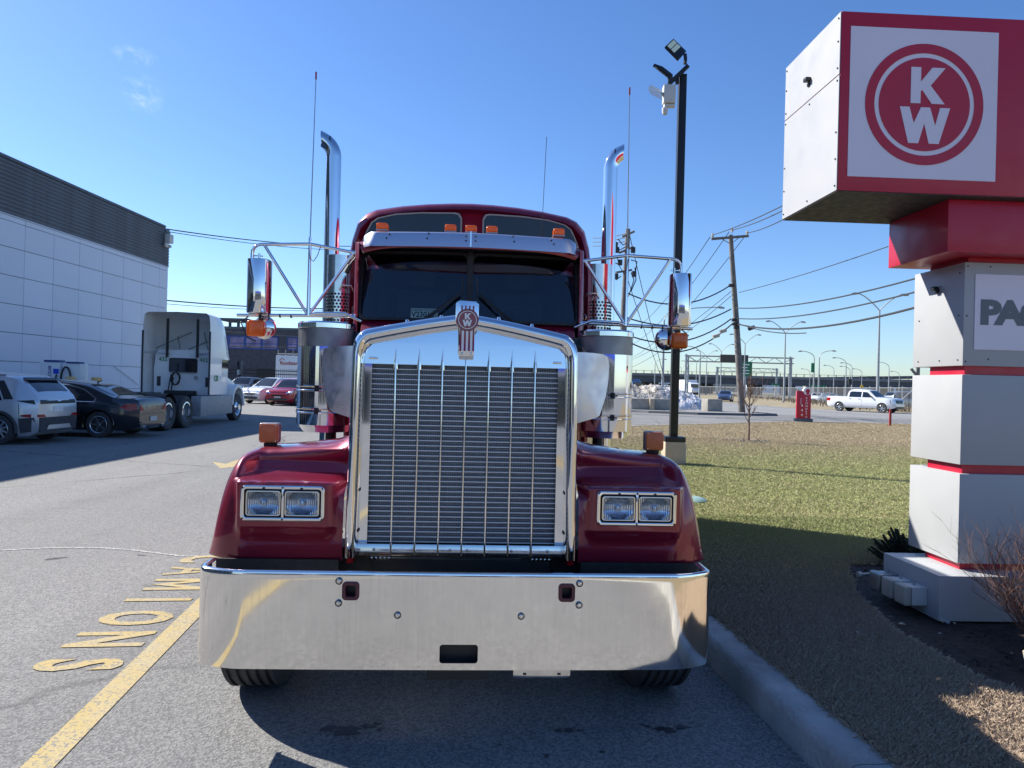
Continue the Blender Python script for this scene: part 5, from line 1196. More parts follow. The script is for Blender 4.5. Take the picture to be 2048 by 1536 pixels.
# ------------------------------------------------------------------ white day-cab tractor, seen from behind
T = thing('white_day_cab_tractor', 'white day cab tractor numbered 432, its open back towards the camera', 'truck', (-11.62, 25.1, 0), R(2.0))
mb = MB()   # cab
sec_ = [(-1.0,1.0),(-1.02,1.9),(-.97,2.42),(-.86,2.56),(.86,2.56),(.97,2.42),(1.02,1.9),(1.0,1.0)]
mb.grid([[(x*k_, y, z) for x, z in sec_] for y, k_ in ((.06,1),(.10,1.0),(1.55,1.0))]); n_=8; mb.f += [tuple(range(n_)), tuple(range(2*n_, 3*n_))]; cabw = mb.build('cab', 'truck_white', T, sm=40)
mb = MB(); mb.prism([(1.5,1.0),(1.5,2.45),(1.75,2.35),(2.15,1.72),(3.1,1.48),(3.25,1.35),(3.3,.85),(2.9,.80)], -.72, .72, 'yz'); mb.build('hood', 'truck_white', T, bevel=.08, seg=3)
mb = MB(); mb.prism([(1.52,1.72),(1.52,2.40),(1.74,2.32),(2.12,1.76)], -.80, .80, 'yz'); mb.build('windscreen', 'car_glass', T, bevel=.02)
for s in (-1, 1):
    mb = MB(); P_ = [(y-.38, z) for y, z in ((2.0,.62),(2.05,.95),(2.2,1.22),(2.55,1.38),(2.95,1.30),(3.2,1.05),(3.32,.75),(3.36,.55))]
    pin = [(y-.0, z-.16) for y, z in P_][::-1]; pin = [(2.25+(y-2.25)*.82, .5+(z-.5)*.86) for y, z in P_][::-1]
    mb.prism([(y, z) for y, z in P_+pin], s*.70, s*1.20, 'yz'); mb.build('fender', 'truck_white', T, bevel=.03)
    # raised fairing sides and roof sheet; open at the back
    rows = []
    for y, hh in ((-.55, 0), (.0, 0), (.5, -.02), (1.0, -.25), (1.35, -.75), (1.6, -1.25)):
        rows.append([(s*1.13*(1 if y < .6 else 1-.06*(y-.5)), y, 2.28), (s*1.14*(1 if y < .6 else 1-.08*(y-.5)), y, 3.4+hh), (s*1.10*(1 if y < .6 else 1-.1*(y-.5)), y, 3.75+hh), (s*1.0, y, 3.83+hh), (0, y, 3.86+hh)])
    mb = MB(); mb.grid(rows); mb.build('roof_fairing', 'truck_white', T, sm=40, recalc=False)
    rows = [[(s*1.13, y, 1.02), (s*1.14, y, 2.32)] for y in (-.55, 0, .6)]
    mb = MB(); mb.grid(rows); mb.build('side_extender', 'truck_white', T, sm=0, recalc=False)
    mb = MB(); mb.tube([(s*1.14,-.56,1.02),(s*1.145,-.56,2.2),(s*1.14,-.56,3.2)], .035, 4); mb.build('extender_edge', 'cladding', T)
    mb = MB(); mb.box(s*.52-.035, s*.52+.035, -.10, -.03, 2.30, 3.66); mb.build('fairing_strut', 'black_trim', T)
    mb = MB(); mb.tube([(s*.45,.02,2.42),(s*1.10,-.5,2.44)], .02, 6); mb.build('extender_rod', 'galv', T)
    mb = MB(); mb.box(min(s*.78,s*.90), max(s*.78,s*.90), .04, .07, 1.28, 1.62); mb.build('vent', 'cladding', T)
    mb = MB(); mb.tube([(s*.15,.1,2.6),(s*.75,1.3,3.1)], .02, 5); mb.tube([(s*.9,-.1,2.6),(s*.2,1.3,3.3)], .02, 5); mb.build('fairing_brace', 'grey_metal', T)
    # side parts
    mb = MB(); mb.prism([(.55,1.95),(1.45,1.95),(1.62,1.98),(1.45,2.34),(.62,2.40)], s*1.005, s*1.02, 'yz'); mb.build('side_window', 'car_glass', T, sm=0)
    mb = MB(); mb.box(min(s*.85,s*1.18), max(s*.85,s*1.18), -1.3, 1.66, .30, .98); mb.build('side_skirt', 'truck_grey', T, bevel=.02)
    mb = MB(); mb.cbox((s*1.42, 1.75, 1.98), .10, .12, .62); mo = mb.build('door_mirror', 'black_trim', T, bevel=.03); mb = MB(); mb.cbox((s*1.40, 1.685, 2.0), .17, .01, .50); mb.build('mirror_glass', 'mirror_glass', mo)
    mb = MB(); mb.tube([(s*1.0,1.7,1.80),(s*1.40,1.75,1.78)], .02, 6); mb.build('mirror_arm', 'black_trim', T)
    for y, w_ in ((-3.75,.56), (-2.45,.56), (2.25,.30)):
        mb = MB(); tyre(mb, .51, w_, 40, 5); o = mb.build('wheel', 'tyre', T, sm=35, recalc=False); o.location = (s*(.93 if w_ > .4 else 1.03), y, .51); h_ = s*w_/2
        if w_ > .4: mb = MB(); mb.lathe([(.32,h_*.90),(.29,h_*.86),(.27,h_*.2),(.13,h_*.1),(.13,h_*.55),(0,h_*.6)], 32, axis='x'); mb.build('rim', 'truck_grey', o, sm=40, recalc=False); mb = MB(); mb.lathe([(.325,h_*.93),(.29,h_*.95),(.28,h_*.5)], 32, axis='x'); mb.build('rim_ring', 'chrome', o, recalc=False)
        else:
            mb = MB(); mb.lathe([(.32,h_*.9),(.29,h_*.8),(.27,h_*.45),(.24,h_*.4),(.15,h_*.75),(.11,h_*.9),(.10,h_*1.3),(0,h_*1.35)], 32, axis='x'); rm = mb.build('rim', 'chrome', o, sm=40, recalc=False)
            mb = MB()
            for i in range(10): a = R(36*i); mb.cyl((h_*.48, .205*math.cos(a), .205*math.sin(a)), 'x', .028, .04, 8)
            mb.build('hand_holes', 'black_trim', rm)
    mb = MB(); pts = [(s*.93, -3.75+.60*math.cos(R(a)), .51+.60*math.sin(R(a))) for a in range(30, 151, 12)]
    mb.grid([[(p[0]-.28, p[1], p[2]) for p in pts], [(p[0]+.28, p[1], p[2]) for p in pts]]); mb.build('mudguard', 'black_rubber', T, recalc=False)
    mb = MB(); mb.box(min(s*.36,s*.44), max(s*.36,s*.44), -4.6, .2, .75, 1.0); mb.build('frame_rail', 'dark_frame', T)
mb = MB(); mb.prism(rrect(0, 2.02, .98, .52, .07), .03, .058); wg = mb.build('rear_window_gasket', 'black_rubber', T); mb = MB(); mb.prism(rrect(0, 2.02, .90, .44, .05), .022, .029); mb.build('rear_window', 'car_glass', wg)
text('cab_number', '432', .20, 'green_ink', T, Matrix.Translation((-.86, .05, 2.16)) @ FRONT, offset=.004); text('cab_number', '432', .20, 'green_ink', T, Matrix.Translation((.56, .05, 2.16)) @ FRONT, offset=.004)
mb = MB()
for i in range(36): pass
mb.tube([(-.20+.14*math.cos(a*.5), -.02-.004*a, 1.55+.22*math.sin(a*.5)) for a in range(38)], .016, 6); mb.tube([(-.18,0,2.1),(-.2,-.05,1.75)], .012, 6); mb.tube([(-.30,-.03,1.6),(-.36,-.1,1.0)], .02, 6); mb.tube([(-.38,-.03,1.7),(-.46,-.1,1.05)], .02, 6); mb.build('air_lines', 'black_rubber', T)
mb = MB(); mb.tube([(-.45,-.02,1.78),(.45,-.02,1.77)], .015, 6); mb.build('hose_rail', 'galv', T)
mb = MB(); mb.box(-.5, .5, -.32, .04, .9, 1.14); mb.build('tank_box', 'black_trim', T, bevel=.03)
mb = MB(); mb.prism([(-.44,-3.9),(.44,-3.9),(.50,-2.7),(-.50,-2.7)], 1.02, 1.12, 'xy'); mb.build('fifth_wheel', 'dark_frame', T, bevel=.02)
mb = MB(); mb.cyl((.45, .03, 1.60), 'y', .07, .03, 14); mb.build('round_cover', 'grey_metal', T)
mb = MB(); mb.lathe([(.09,.0),(.10,.008),(.09,.016)], 20, (1.03,.55,1.28), 'x'); mb.build('door_badge', 'black_trim', T)
text('door_letters', 'CB', .28, 'green_ink', T, Matrix.Translation((1.145, -.10, 1.50)) @ Matrix(((0,0,1,0),(1,0,0,0),(0,1,0,0),(0,0,0,1))), offset=.01)

# ------------------------------------------------------------------ long white-panelled building on the left
WD = 17.5; cor = Vector((-WD+.0154*34.8+.02, 34.8, 0))
BL = thing('panelled_building', 'long building with white square panels below a dark grey ribbed band, on the left', 'building', cor, R(-90-.88))
# local x runs along the wall towards the camera, local y out of the wall
zr = [.05, 1.02, 2.00, 2.98, 3.95, 4.91, 5.86, 6.74, 6.92]; xs = [0, .80]+[.80+1.53*i for i in range(1, 12)]
mb = MB(); mb.box(.01, 60, -22, -.06, 0, 6.9); mb.build('wall_core', 'siding_grey', BL, sm=0)
pn = {}
for i in range(len(xs)-1):
    for j in range(len(zr)-1):
        k = (round(xs[i+1]-xs[i], 2), round(zr[j+1]-zr[j], 2))
        if k not in pn:
            mb = MB(); mb.box(.009, k[0]-.009, -.055, 0, .009, k[1]-.009); o = mb.build('wall_panel', 'panel_white', BL, sm=0, bevel=.004, seg=1); pn[k] = o
        else: o = share(pn[k])
        o.location = (xs[i], random.uniform(-.003, .003), zr[j])
mb = MB(); mb.box(xs[-1]+.01, 60, -.055, 0, .05, 6.92); mb.build('wall_panel_run', 'panel_white', BL, sm=0)
mb = MB()
for i in range(9):
    mb = MB(); mb.box(25+3.8*i, 28.6+3.8*i, -.01, .03, .25, 6.6); mb.build('unseen_dark_glazing', 'car_glass', BL, sm=0)  # guessed dark glazing, out of view, added to give the chrome dark reflections
mb = MB(); mb.box(-.02, 60, -.02, .03, 6.925, 6.955); mb.build('drip_flashing', 'panel_white', BL, sm=0)
rb = None; hgt = 8.78; nb = 13
for j in range(nb):
    z = 6.965+(hgt-6.965)/nb*j; h_ = (hgt-6.965)/nb
    if rb is None:
        mb = MB(); mb.prism([(-.05,0),(.012,0),(.030,h_*.18),(.030,h_*.70),(.0,h_*.86),(.0,h_*.995),(-.05,h_*.995)], .0, 60, 'yz'); rb = mb.build('siding_board', 'siding_grey', BL, sm=0); rb.location = (0, 0, z)
    else: share(rb, (0, 0, z))
mb = MB(); mb.box(.42, 60, -.3, .06, hgt, hgt+.10); mb.box(-.03, .42, -.3, .06, hgt-.20, hgt-.11); mb.box(-.02, 60, -22, -.05, 6.9, hgt-.02); mb.build('roof_edge', 'siding_grey', BL, sm=0)
mb = MB(); mb.box(.12, .50, .04, .30, hgt-.72, hgt-.30); q = mb.build('wall_camera_box', 'plastic_white', BL, bevel=.03); mb = MB(); mb.cbox((.5, .14, hgt-.85), .28, .10, .20); mb.cbox((.15, .14, hgt-.85), .16, .10, .14); mb.build('camera', 'plastic_white', q, bevel=.03)
mb = MB(); mb.tube([(4.5,.06,2.0),(3.0,.06,1.4),(2.6,.06,1.2)], .012, 5); mb.build('conduit', 'grey_metal', BL)

# charger and bollards in front of the wall
ch = thing('charger_station', 'white electric charger cabinet with blue top strip and black hose against the white wall', 'charger', W(116, 800, 23.0).xy.to_3d(), R(3))
mb = MB(); mb.box(-.60, .02, 0, .5, 0, 1.98); c1 = mb.build('cabinet', 'white_paint', ch, bevel=.02); mb = MB(); mb.box(.10, .66, .02, .5, 0, 1.96); mb.build('cabinet', 'white_paint', ch, bevel=.02)
mb = MB(); mb.box(-.47, .03, -.012, .3, 1.99, 2.06); mb.box(.22, .64, -.012, .3, 1.965, 2.02); mb.build('blue_strip', 'blue_ink', ch, sm=0)
text('name_text', 'PACCAR', .13, 'blue_ink', ch, Matrix.Translation((-.24, -.006, 1.38)) @ FRONT @ Matrix.Rotation(R(90), 4, 'Z'), offset=.004)
mb = MB(); mb.box(-.16, .0, -.02, 0, 1.62, 1.78); mb.build('screen', 'blue_stripe', ch, sm=0)
mb = MB(); mb.tube([(.10,-.05,.9)]+[(.10+.16-.16*math.cos(a), -.06, 1.35+.5*math.sin(a)) for a in [R(18*i) for i in range(11)]]+[(.44,-.05,.9)], .028, 8); mb.tube([(-.05,-.03,1.6),(-.12,-.05,1.2),(-.16,-.05,1.0)], .022, 6); mb.build('charging_hose', 'black_rubber', ch)
for px, lab in ((141, 'yellow-capped bollard behind the silver hatchback, nearest the charger'), (192, 'yellow-capped bollard above the roof of the dark saloon')):
    p = W(px, 800, 22.6); b_ = thing('bollard', lab, 'bollard', (p.x, p.y, 0), 0, 'bollards before the white wall')
    mb = MB(); mb.cyl((0,0,.7), 'z', .12, 1.36, 16); mb.build('post', 'yellow_cap', b_, sm=40); mb = MB(); mb.lathe([(.15,1.42),(.15,1.52),(.13,1.54),(0,1.54)], 16); mb.lathe([(.135,1.36),(.135,1.42)], 16); mb.build('cap', 'yellow_cap', b_, sm=40, recalc=False); mb = MB(); mb.lathe([(.137,1.40),(.137,1.425)], 16); mb.build('band', 'black_trim', b_, recalc=False)

# ------------------------------------------------------------------ grey brick building across the yard
yb_ = 75.0; tl = W(425, 653, yb_); tr = W(760, 660, yb_)
BR = thing('brick_building', 'low grey brick building with a strip of poster-covered windows behind the parked cars', 'building', (-45, yb_, 0))
gx = lambda px: W(px, 700, yb_).x+45
gz = lambda py, px=500: W(px, py, yb_).z
H_ = gz(654)
mb = MB(); mb.box(0, 34, 0, 25, 0, H_-.25); wall = mb.build('wall', 'brick_dark', BR, sm=0)
mb = MB()
for k in range(int(H_/.2)):
    z = .1+k*.2
    if z < H_-.4: mb.box(0, 34, -.012, 0, z, z+.17)
mb.build('brick_courses', 'brick_dark', wall, sm=0, kind='stuff')
mb = MB(); mb.box(-.1, 34.1, -.12, 25, H_-.25, H_); mb.build('parapet', 'siding_grey', BR, sm=0)
for a, b, n_ in ((424, 557, 4), (574, 640, 3)):
    xa, xb = gx(a), gx(b); za, zc = gz(699), gz(672)
    for i in range(n_):
        x0, x1 = xa+(xb-xa)*i/n_, xa+(xb-xa)*(i+1)/n_
        mb = MB(); mb.box(x0+.0, x1-.0, -.10, -.02, za, zc); wf = mb.build('window', 'blue_ink', BR, sm=0)
        mb = MB(); mb.box(x0+.14, x1-.14, -.115, -.102, za+.14, za+(zc-za)*.42); mb.build('pane', 'poster', wf, sm=0); mb = MB(); mb.box(x0+.14, x1-.14, -.115, -.102, za+(zc-za)*.47, zc-.14); mb.build('pane', 'poster', wf, sm=0)
x0, x1, z0, z1 = gx(420), gx(478), H_, gz(634)
mb = MB()
for x in (x0, gx(460), x1): mb.box(x-.12, x+.12, 2, 2.25, z0, z1); mb.box(x-.12, x+.12, 5, 5.25, z0, z1)
mb.box(x0, x1, 1.9, 5.3, z1-.25, z1); mb.build('roof_frame', 'bridge_dark', BR, sm=0)
mb = MB(); mb.box(gx(462), gx(475), 3.0, 3.05, z0+.1, z1-.3); mb.build('roof_glazing', 'windscreen_glass', BR, sm=0)
mb = MB(); mb.box(gx(515), gx(560), -.15, -.02, 0, gz(737)); mb.build('loading_door', 'black_trim', BR, sm=0)
# black picket fence before it
yf_ = 51.0; x0, x1 = W(455, 760, yf_).x, W(640, 760, yf_).x; zt_ = W(520, 740, yf_).z
FB = thing('picket_fence', 'black metal picket fence behind the parked cars', 'fence', (x0, yf_, 0))
mb = MB(); mb.box(0, x1-x0, -.02, .02, zt_-.06, zt_); r1 = mb.build('rail', 'black_trim', FB, sm=0); share(r1, (0, 0, -1.55)); share(r1, (0, 0, -.25))
mb = MB(); mb.box(-.012, .012, -.012, .012, .05, zt_+.12); pk0 = mb.build('picket', 'black_trim', FB, sm=0)
for i in range(1, int((x1-x0)/.14)): share(pk0, (.14*i, 0, 0))
# white box van with the roofer's name
vx = W(551, 740, 62).x; VN = thing('white_box_van', 'white box van with a roofing firm name and ladder racks behind the black fence', 'van', (vx+1.1, 62, 0), 0)
zt_, zb2 = W(570, 711, 62).z, W(570, 741, 62).z
mb = MB(); mb.box(-1.1, 1.1, 0, 5, .8, zt_); mb.build('box_body', 'white_paint', VN, bevel=.03)
mb = MB()
for i in range(4):
    mb = MB(); mb.cyl((-1.0+.65*i, .3, zt_+.25), 'z', .03, .55, 6); mb.build('rack_post', 'galv', VN)
mb = MB(); mb.tube([(-1.1,.3,zt_+.15),(1.1,.3,zt_+.15)], .035, 6); mb.build('rack_rail', 'galv', VN)
text('van_text', 'Roofstar', .44, 'red_ink', VN, Matrix.Translation((-.72, -.02, zb2+.50)) @ FRONT, offset=.008)
mb = MB(); mb.tube([(-.78,-.02,zb2+.85),(-.55,-.02,zb2+1.08),(-.30,-.02,zb2+.88)], .03, 4); mb.build('roof_mark', 'red_ink', VN)
for x in (-.8, .8):
    mb = MB(); mb.cyl((x, .5, .42), 'x', .42, .25, 20); mb.build('wheel', 'tyre', VN)

# ------------------------------------------------------------------ yard building behind the camera (shows only in the chrome)
DB = thing('showroom', 'pale showroom with a blue band, behind the photographer, mirrored in the chrome', 'building', (-12, -34, 0))
mb = MB(); mb.box(0, 38, -12, 0, 0, 4.4); mb.build('wall', 'truck_grey', DB, sm=0); mb = MB(); mb.box(-.1, 38.1, -.05, .08, 3.5, 4.0); mb.build('band', 'blue_stripe', DB, sm=0)
for i in range(9):
    mb = MB(); mb.box(1+4.1*i, 4.2+4.1*i, -.02, .03, .2, 3.2); mb.build('window', 'car_glass', DB, sm=0)

# ------------------------------------------------------------------ low red entrance sign
e0 = G(1590, 846, .06); ES = thing('entrance_sign', 'low red upright sign with a round badge at the far edge of the lawn', 'sign', (e0.x, e0.y-.1, .06), R(-8))
k_ = e0.y/F
mb = MB(); mb.box(-.10, .80, -.05, .22, 0, .24); mb.build('plinth', 'siding_grey', ES, bevel=.01)
mb = MB(); mb.box(.02, .70, 0, .17, .24, 1.62); bd_ = mb.build('board', 'sign_red', ES, bevel=.004)
mb = MB(); mb.prism(circ(.52, 1.62, .20, 32), -.03, .22); rd = mb.build('roundel', 'white_paint', ES, sm=30)
mb = MB(); mb.prism(circ(.53, 1.62, .105, 24), -.04, -.03); mb.prism([(.47,1.44),(.59,1.44),(.59,1.58),(.47,1.58)], -.039, -.03); mb.build('badge_mark', 'sign_red', rd, sm=30)
for i, chh in enumerate('KENWORTH'):
    text('sign_letter', chh, .125, 'white_paint', bd_, Matrix.Translation((.49, -.006, 1.235-i*.137)) @ FRONT, offset=.002, align='CENTER')
for i in range(3):
    mb = MB(); z = .35+i*.235; mb.prism([(.23,z+.07),(.31,z+.14),(.31,z)], -.006, -.001); mb.build('arrow', 'white_paint', bd_, sm=0)
text('small_text', 'SERVICE', .085, 'sign_white', bd_, Matrix.Translation((.245, -.006, .95)) @ FRONT @ Matrix.Rotation(R(90), 4, 'Z'))
st_ = G(1780, 853, .1); mb = MB(); mb.box(-.05, .05, -.03, .03, -.1, .82); o = mb.build('marker_stake', 'stake_red', bevel=.01); o.location = (st_.x, st_.y, .1); tag(o, 'thin dark red marker stake at the lawn edge below the silver pickup', 'stake')

# ------------------------------------------------------------------ small bare tree in its ring of mulch
tp = G(1497, 882, .14); TR = thing('bare_tree', 'small leafless young tree standing in a mulch ring on the lawn', 'tree', (tp.x, tp.y, .13))
mb = MB(); mb.tube([(0,0,0),(.01,0,.4),(-.01,0,.85),(.0,0,1.2),(.03,0,1.6),(.02,0,2.0)], [.035,.026,.022,.018,.012,.006], 8); mb.build('trunk', 'bark', TR)
mb = MB()
def limb(z, a, L_, el, r=.013, n=2):
    v = Vector((math.cos(a)*math.cos(el), math.sin(a)*math.cos(el), math.sin(el))); pts = [Vector((0,0,z))]
    for i in range(6):
        v = (v+Vector((random.gauss(0,.12), random.gauss(0,.12), .11))).normalized(); pts.append(pts[-1]+v*L_/6)
    mb.tube(pts, [r*(1-.13*i) for i in range(7)], 5, cap=False)
    if n:
        for i in range(3):
            k = random.randint(1, 5); q = pts[k]; w_ = (v+Vector((random.gauss(0,.6), random.gauss(0,.6), .4))).normalized()
            p2 = [q, q+w_*L_*.2, q+(w_+Vector((0,0,.3))).normalized()*L_*.42]; mb.tube(p2, [r*.5, r*.4, r*.2], 4, cap=False)
            for _ in range(2):
                w2 = (w_+Vector((random.gauss(0,.6), random.gauss(0,.6), .3))).normalized(); mb.tube([p2[1], p2[1]+w2*L_*.22], [r*.3, r*.15], 3, cap=False)
for z, a, L_, el in ((.55,R(178),.75,.75),(.70,R(5),.45,.9),(.85,R(150),.9,1.0),(.80,R(20),.85,1.05),(.95,R(60),.9,1.1),(1.0,R(200),.9,1.0),(1.05,R(-20),1.0,1.05),(1.15,R(120),.8,1.2),(1.3,R(10),.75,1.1),(1.35,R(190),.7,1.1),(1.5,R(270),.6,1.2)): limb(z, a, L_, el)
mb.build('crown', 'twig', TR, sm=0, recalc=False)
mb = MB()
for i in range(500):
    a = random.uniform(0, 6.28); q = random.gauss(.3, .12); x, y = tp.x+q*math.cos(a)*1.25, tp.y+q*math.sin(a)*1.25; s_ = random.uniform(.01, .04); b_ = random.uniform(0, 6.28)
    mb.add([(x-math.cos(b_)*s_, y-math.sin(b_)*s_, .14), (x+math.cos(b_)*s_, y+math.sin(b_)*s_, .15), (x+math.sin(b_)*s_*.4, y-math.cos(b_)*s_*.4, .15+s_)], [(0,1,2)])
tag(mb.build('mulch_ring', 'rock', sm=0, recalc=False, kind='stuff'), 'loose ring of pale and red bark chips round the young tree', 'mulch')

# ------------------------------------------------------------------ snow pile and concrete blocks
def heap(name, cx, cy, pts, seed, label, m, rot=0):
    """pts: list of (x offset, crest height, half depth)"""
    rs = random.Random(seed); rows = []
    xs_ = [pts[0][0]+(pts[-1][0]-pts[0][0])*i/70 for i in range(71)]
    for x in xs_:
        h = lerp([(p[0], p[1]) for p in pts], x); d_ = lerp([(p[0], p[2]) for p in pts], x); r_ = []
        for j in range(29):
            t = j/28*2-1; z = h*max(0, 1-abs(t)**1.8)
            n_ = mathutils_noise(Vector((x*.9, t*d_*.9, seed)))*.30+mathutils_noise(Vector((x*2.7, t*d_*2.7, seed+5)))*.20+mathutils_noise(Vector((x*6, t*d_*6, seed+9)))*.10
            z = max(0, z*(1+.3*n_)+n_*(.7 if z > .05 else 0)*min(1, z*2))
            r_.append((cx+x, cy+t*d_+n_*.3, z+.05))
        rows.append(r_)
    mb = MB(); mb.grid(rows); return tag(mb.build(name, m, sm=25, recalc=False), label, 'snow pile')
from mathutils.noise import noise as mathutils_noise
m, n, l, b, co, noise, rg, mixc, bump = mat('dirty_snow', (.6, .6, .6), .9)
sp = n.new('ShaderNodeSeparateXYZ'); l.new(co.outputs['Object'], sp.inputs[0]); clean = rg(sp.outputs['X'], 10.5, 12.2)
dirt = rg(noise(2.2, 6, 1), .42, .6); l.new(mixc(clean, mixc(dirt, (.50, .47, .42), (.22, .19, .16)), mixc(rg(noise(1.5, 5), .4, .62), (.74, .76, .80), (.40, .40, .42))), b.inputs['Base Color']); bump(noise(5, 6), 1, .15)
heap('snow_pile', 10.2, 54.0, [(-4.5, 1.3, 3), (-2.5, 1.75, 3.2), (0, 1.70, 3), (.8, 1.72, 3), (2.2, 1.55, 2.8), (3.4, 1.15, 2.4), (4.2, .75, 1.8), (4.9, .15, .8)], 3, 'long heap of dirty snow on the island beyond the driveway', 'dirty_snow')
for px, w_, lab in ((1282, 1.35, 'weathered concrete block leftmost before the snow pile, beside the air cleaner'), (1320, 1.75, 'concrete block before the snow pile, just left of the black lamp post'), (1424, 1.2, 'squat concrete block standing alone right of the snow pile')):
    yy = 49.6; p = W(px, 800, yy); mb = MB(); h_ = .78 if px < 1400 else .86; mb.box(-w_/2, w_/2, -.4, .4, 0, h_); o = mb.build('concrete_block', 'concrete_block', bevel=.04); o.location = (p.x, yy, .11); o.rotation_euler.z = R(-6 if px < 1400 else 18); tag(o, lab, 'concrete block', 'concrete blocks on the island')
mb = MB(); mb.box(-.16, .16, -.2, .2, 0, .78); o = mb.build('timber_block', 'tan_concrete', bevel=.02); p = W(1303, 800, 49.2); o.location = (p.x, 49.1, .11); tag(o, 'narrow tan block between two concrete blocks by the snow pile', 'block')

# ------------------------------------------------------------------ utility poles and wires
def Wd(px, py, d): return W(px, py, d)
pb_, pt_ = Wd(1484, 829, 48.9), Wd(1461, 470, 48.9); pb_.z = -.1
UP = thing('utility_pole', 'leaning grey timber utility pole with one cross arm, at the tip of the island', 'utility pole', (pb_.x, pb_.y, 0)); iu = Matrix.Translation((-pb_.x, -pb_.y, 0))
def U(px, py, d=48.9): return iu @ Wd(px, py, d)
mb = MB(); mb.tube([iu @ pb_, U(1473, 650), iu @ pt_], [.24, .20, .15], 12); mb.build('pole', 'wood_pole', UP, sm=60)
mb = MB(); mb.tube([U(1423, 478, 48.6), U(1497, 472, 48.6)], .11, 4); mb.tube([U(1445, 479, 48.6), U(1460, 487, 48.6)], .03, 4); mb.tube([U(1480, 474, 48.6), U(1463, 487, 48.6)], .03, 4); mb.build('cross_arm', 'wood_pole', UP)
for px, py in ((1425,476),(1464,465),(1494,471)):
    mb = MB(); q = U(px, py, 48.6); mb.lathe([(0,.0),(.10,.02),(.05,.08),(.12,.12),(.05,.17),(.12,.22),(.05,.27),(.08,.32),(0,.34)], 10, tuple(q)); mb.build('insulator', 'plastic_white', UP, recalc=False)
for px, py in ((1469,640),(1470,648),(1473,655),(1463,571)):
    mb = MB(); mb.cbox(U(px, py, 48.6), .35, .25, .2); mb.build('bracket', 'wire', UP)
pb2, pt2 = Wd(1240, 820, 44), Wd(1256, 458, 44); pb2.z = -.1
U2 = thing('utility_pole', 'utility pole crowded with fittings behind the right mirror bracket', 'utility pole', (pb2.x, pb2.y, 0)); iu2 = Matrix.Translation((-pb2.x, -pb2.y, 0))
def V(px, py, d=44): return iu2 @ Wd(px, py, d)
mb = MB(); mb.tube([iu2 @ pb2, V(1249, 600), iu2 @ pt2], [.24, .20, .14], 12); mb.build('pole', 'wood_pole', U2, sm=60)
for (a, b_) in (((1246,473),(1268,463)), ((1240,505),(1266,494)), ((1232,545),(1263,540))):
    mb = MB(); mb.tube([V(*a, 43.7), V(*b_, 44.3)], .09, 4); mb.build('cross_arm', 'wood_pole', U2)
for pts in (((1230,489),(1240,500),(1250,494)), ((1228,498),(1241,507)), ((1236,478),(1246,490),(1256,484)), ((1262,545),(1268,560),(1258,590),(1251,600)), ((1270,535),(1272,560),(1262,583)), ((1232,560),(1242,552)), ((1229,510),(1229,525),(1240,530)), ((1262,520),(1274,523),(1271,545))):
    mb = MB(); mb.tube([V(*p, 43.7) for p in pts], .035, 5); mb.build('jumper', 'wire', U2)
for px, py in ((1231,490),(1234,500),(1266,500),(1232,553),(1268,548),(1240,525)):
    mb = MB(); mb.cbox(V(px, py, 43.6), .28, .2, .36); mb.build('fitting', 'wire', U2, bevel=.05)
NW = [0]
def wire(a, b, da, db, sag=0, r=.035, label=None, n=14):
    A, B = Wd(*a, da), Wd(*b, db); pts = []
    for i in range(n+1):
        t = i/n; p = A.lerp(B, t); p.z -= 4*sag*t*(1-t); pts.append(p)
    mb = MB(); mb.tube(pts, r, 5, cap=False); o = mb.build('overhead_wire', 'wire', sm=60, recalc=False)
    tag(o, label or 'thin overhead wire against the sky right of the truck', 'wire', 'overhead wires'); return o
RL = [((1425,470),(1566,411),48.6,34),((1464,460),(1566,421),48.6,34),((1494,466),(1570,437),48.6,36)]
labs = ['topmost of the thin wires from the utility pole to the pylon head', 'middle thin wire from the pole top to the pylon head', 'lowest thin wire from the cross arm to the pylon head']
for q, lb in zip(RL, labs): wire(*q, .1, .028, lb)
for (a, b), lb in zip((((1420,474),(1260,660)), ((1458,464),(1262,690)), ((1490,472),(1264,715))), ('steep wire from the left insulator down to the left', 'steep wire from the pole top down to the left', 'steep wire from the right insulator down to the left')): wire(a, b, 48.6, 110, 1.2, .026, lb)
wire((1478,585), (1776,493), 48.6, 30, .1, .022, 'thin straight wire rising right to the red corbel of the pylon')
wire((1472,616), (1834,556), 48.6, 26, .35, .034, 'upper thick cable from the pole to the pylon, sagging')
wire((1474,637), (1834,583), 48.6, 26, .35, .034, 'middle thick cable from the pole to the pylon, sagging')
wire((1474,648), (1834,614), 48.6, 26, .55, .048, 'lowest and thickest cable from the pole to the pylon')
wire((1474,646), (1612,666), 48.6, 40, .25, .03, 'short hanging cable loop right of the pole'); 
wire((1460,571), (1250,584), 48.6, 44, 1.0, .045, 'sagging cable between the two utility poles, upper'); wire((1462,618), (1250,634), 48.6, 44, .8, .045, 'sagging cable between the two utility poles, middle')
wire((1462,638), (1250,668), 48.6, 44, 1.0, .045, 'sagging cable between the two utility poles, lower'); wire((1464,648), (1250,680), 48.6, 44, 1.3, .045, 'sagging cable between the two utility poles, lowest')
wire((1462,583), (1262,720), 48.6, 90, .5, .022, 'oblique wire falling left from the utility pole'); wire((1462,592), (1262,735), 48.6, 90, .5, .022, 'second oblique wire falling left from the utility pole')
wire((1258,465), (1340,800), 44, 60, .2, .025, 'stay wire falling right from the crowded pole'); wire((1256,560), (1325,760), 44, 58, .2, .022, 'lower stay wire falling right from the crowded pole')
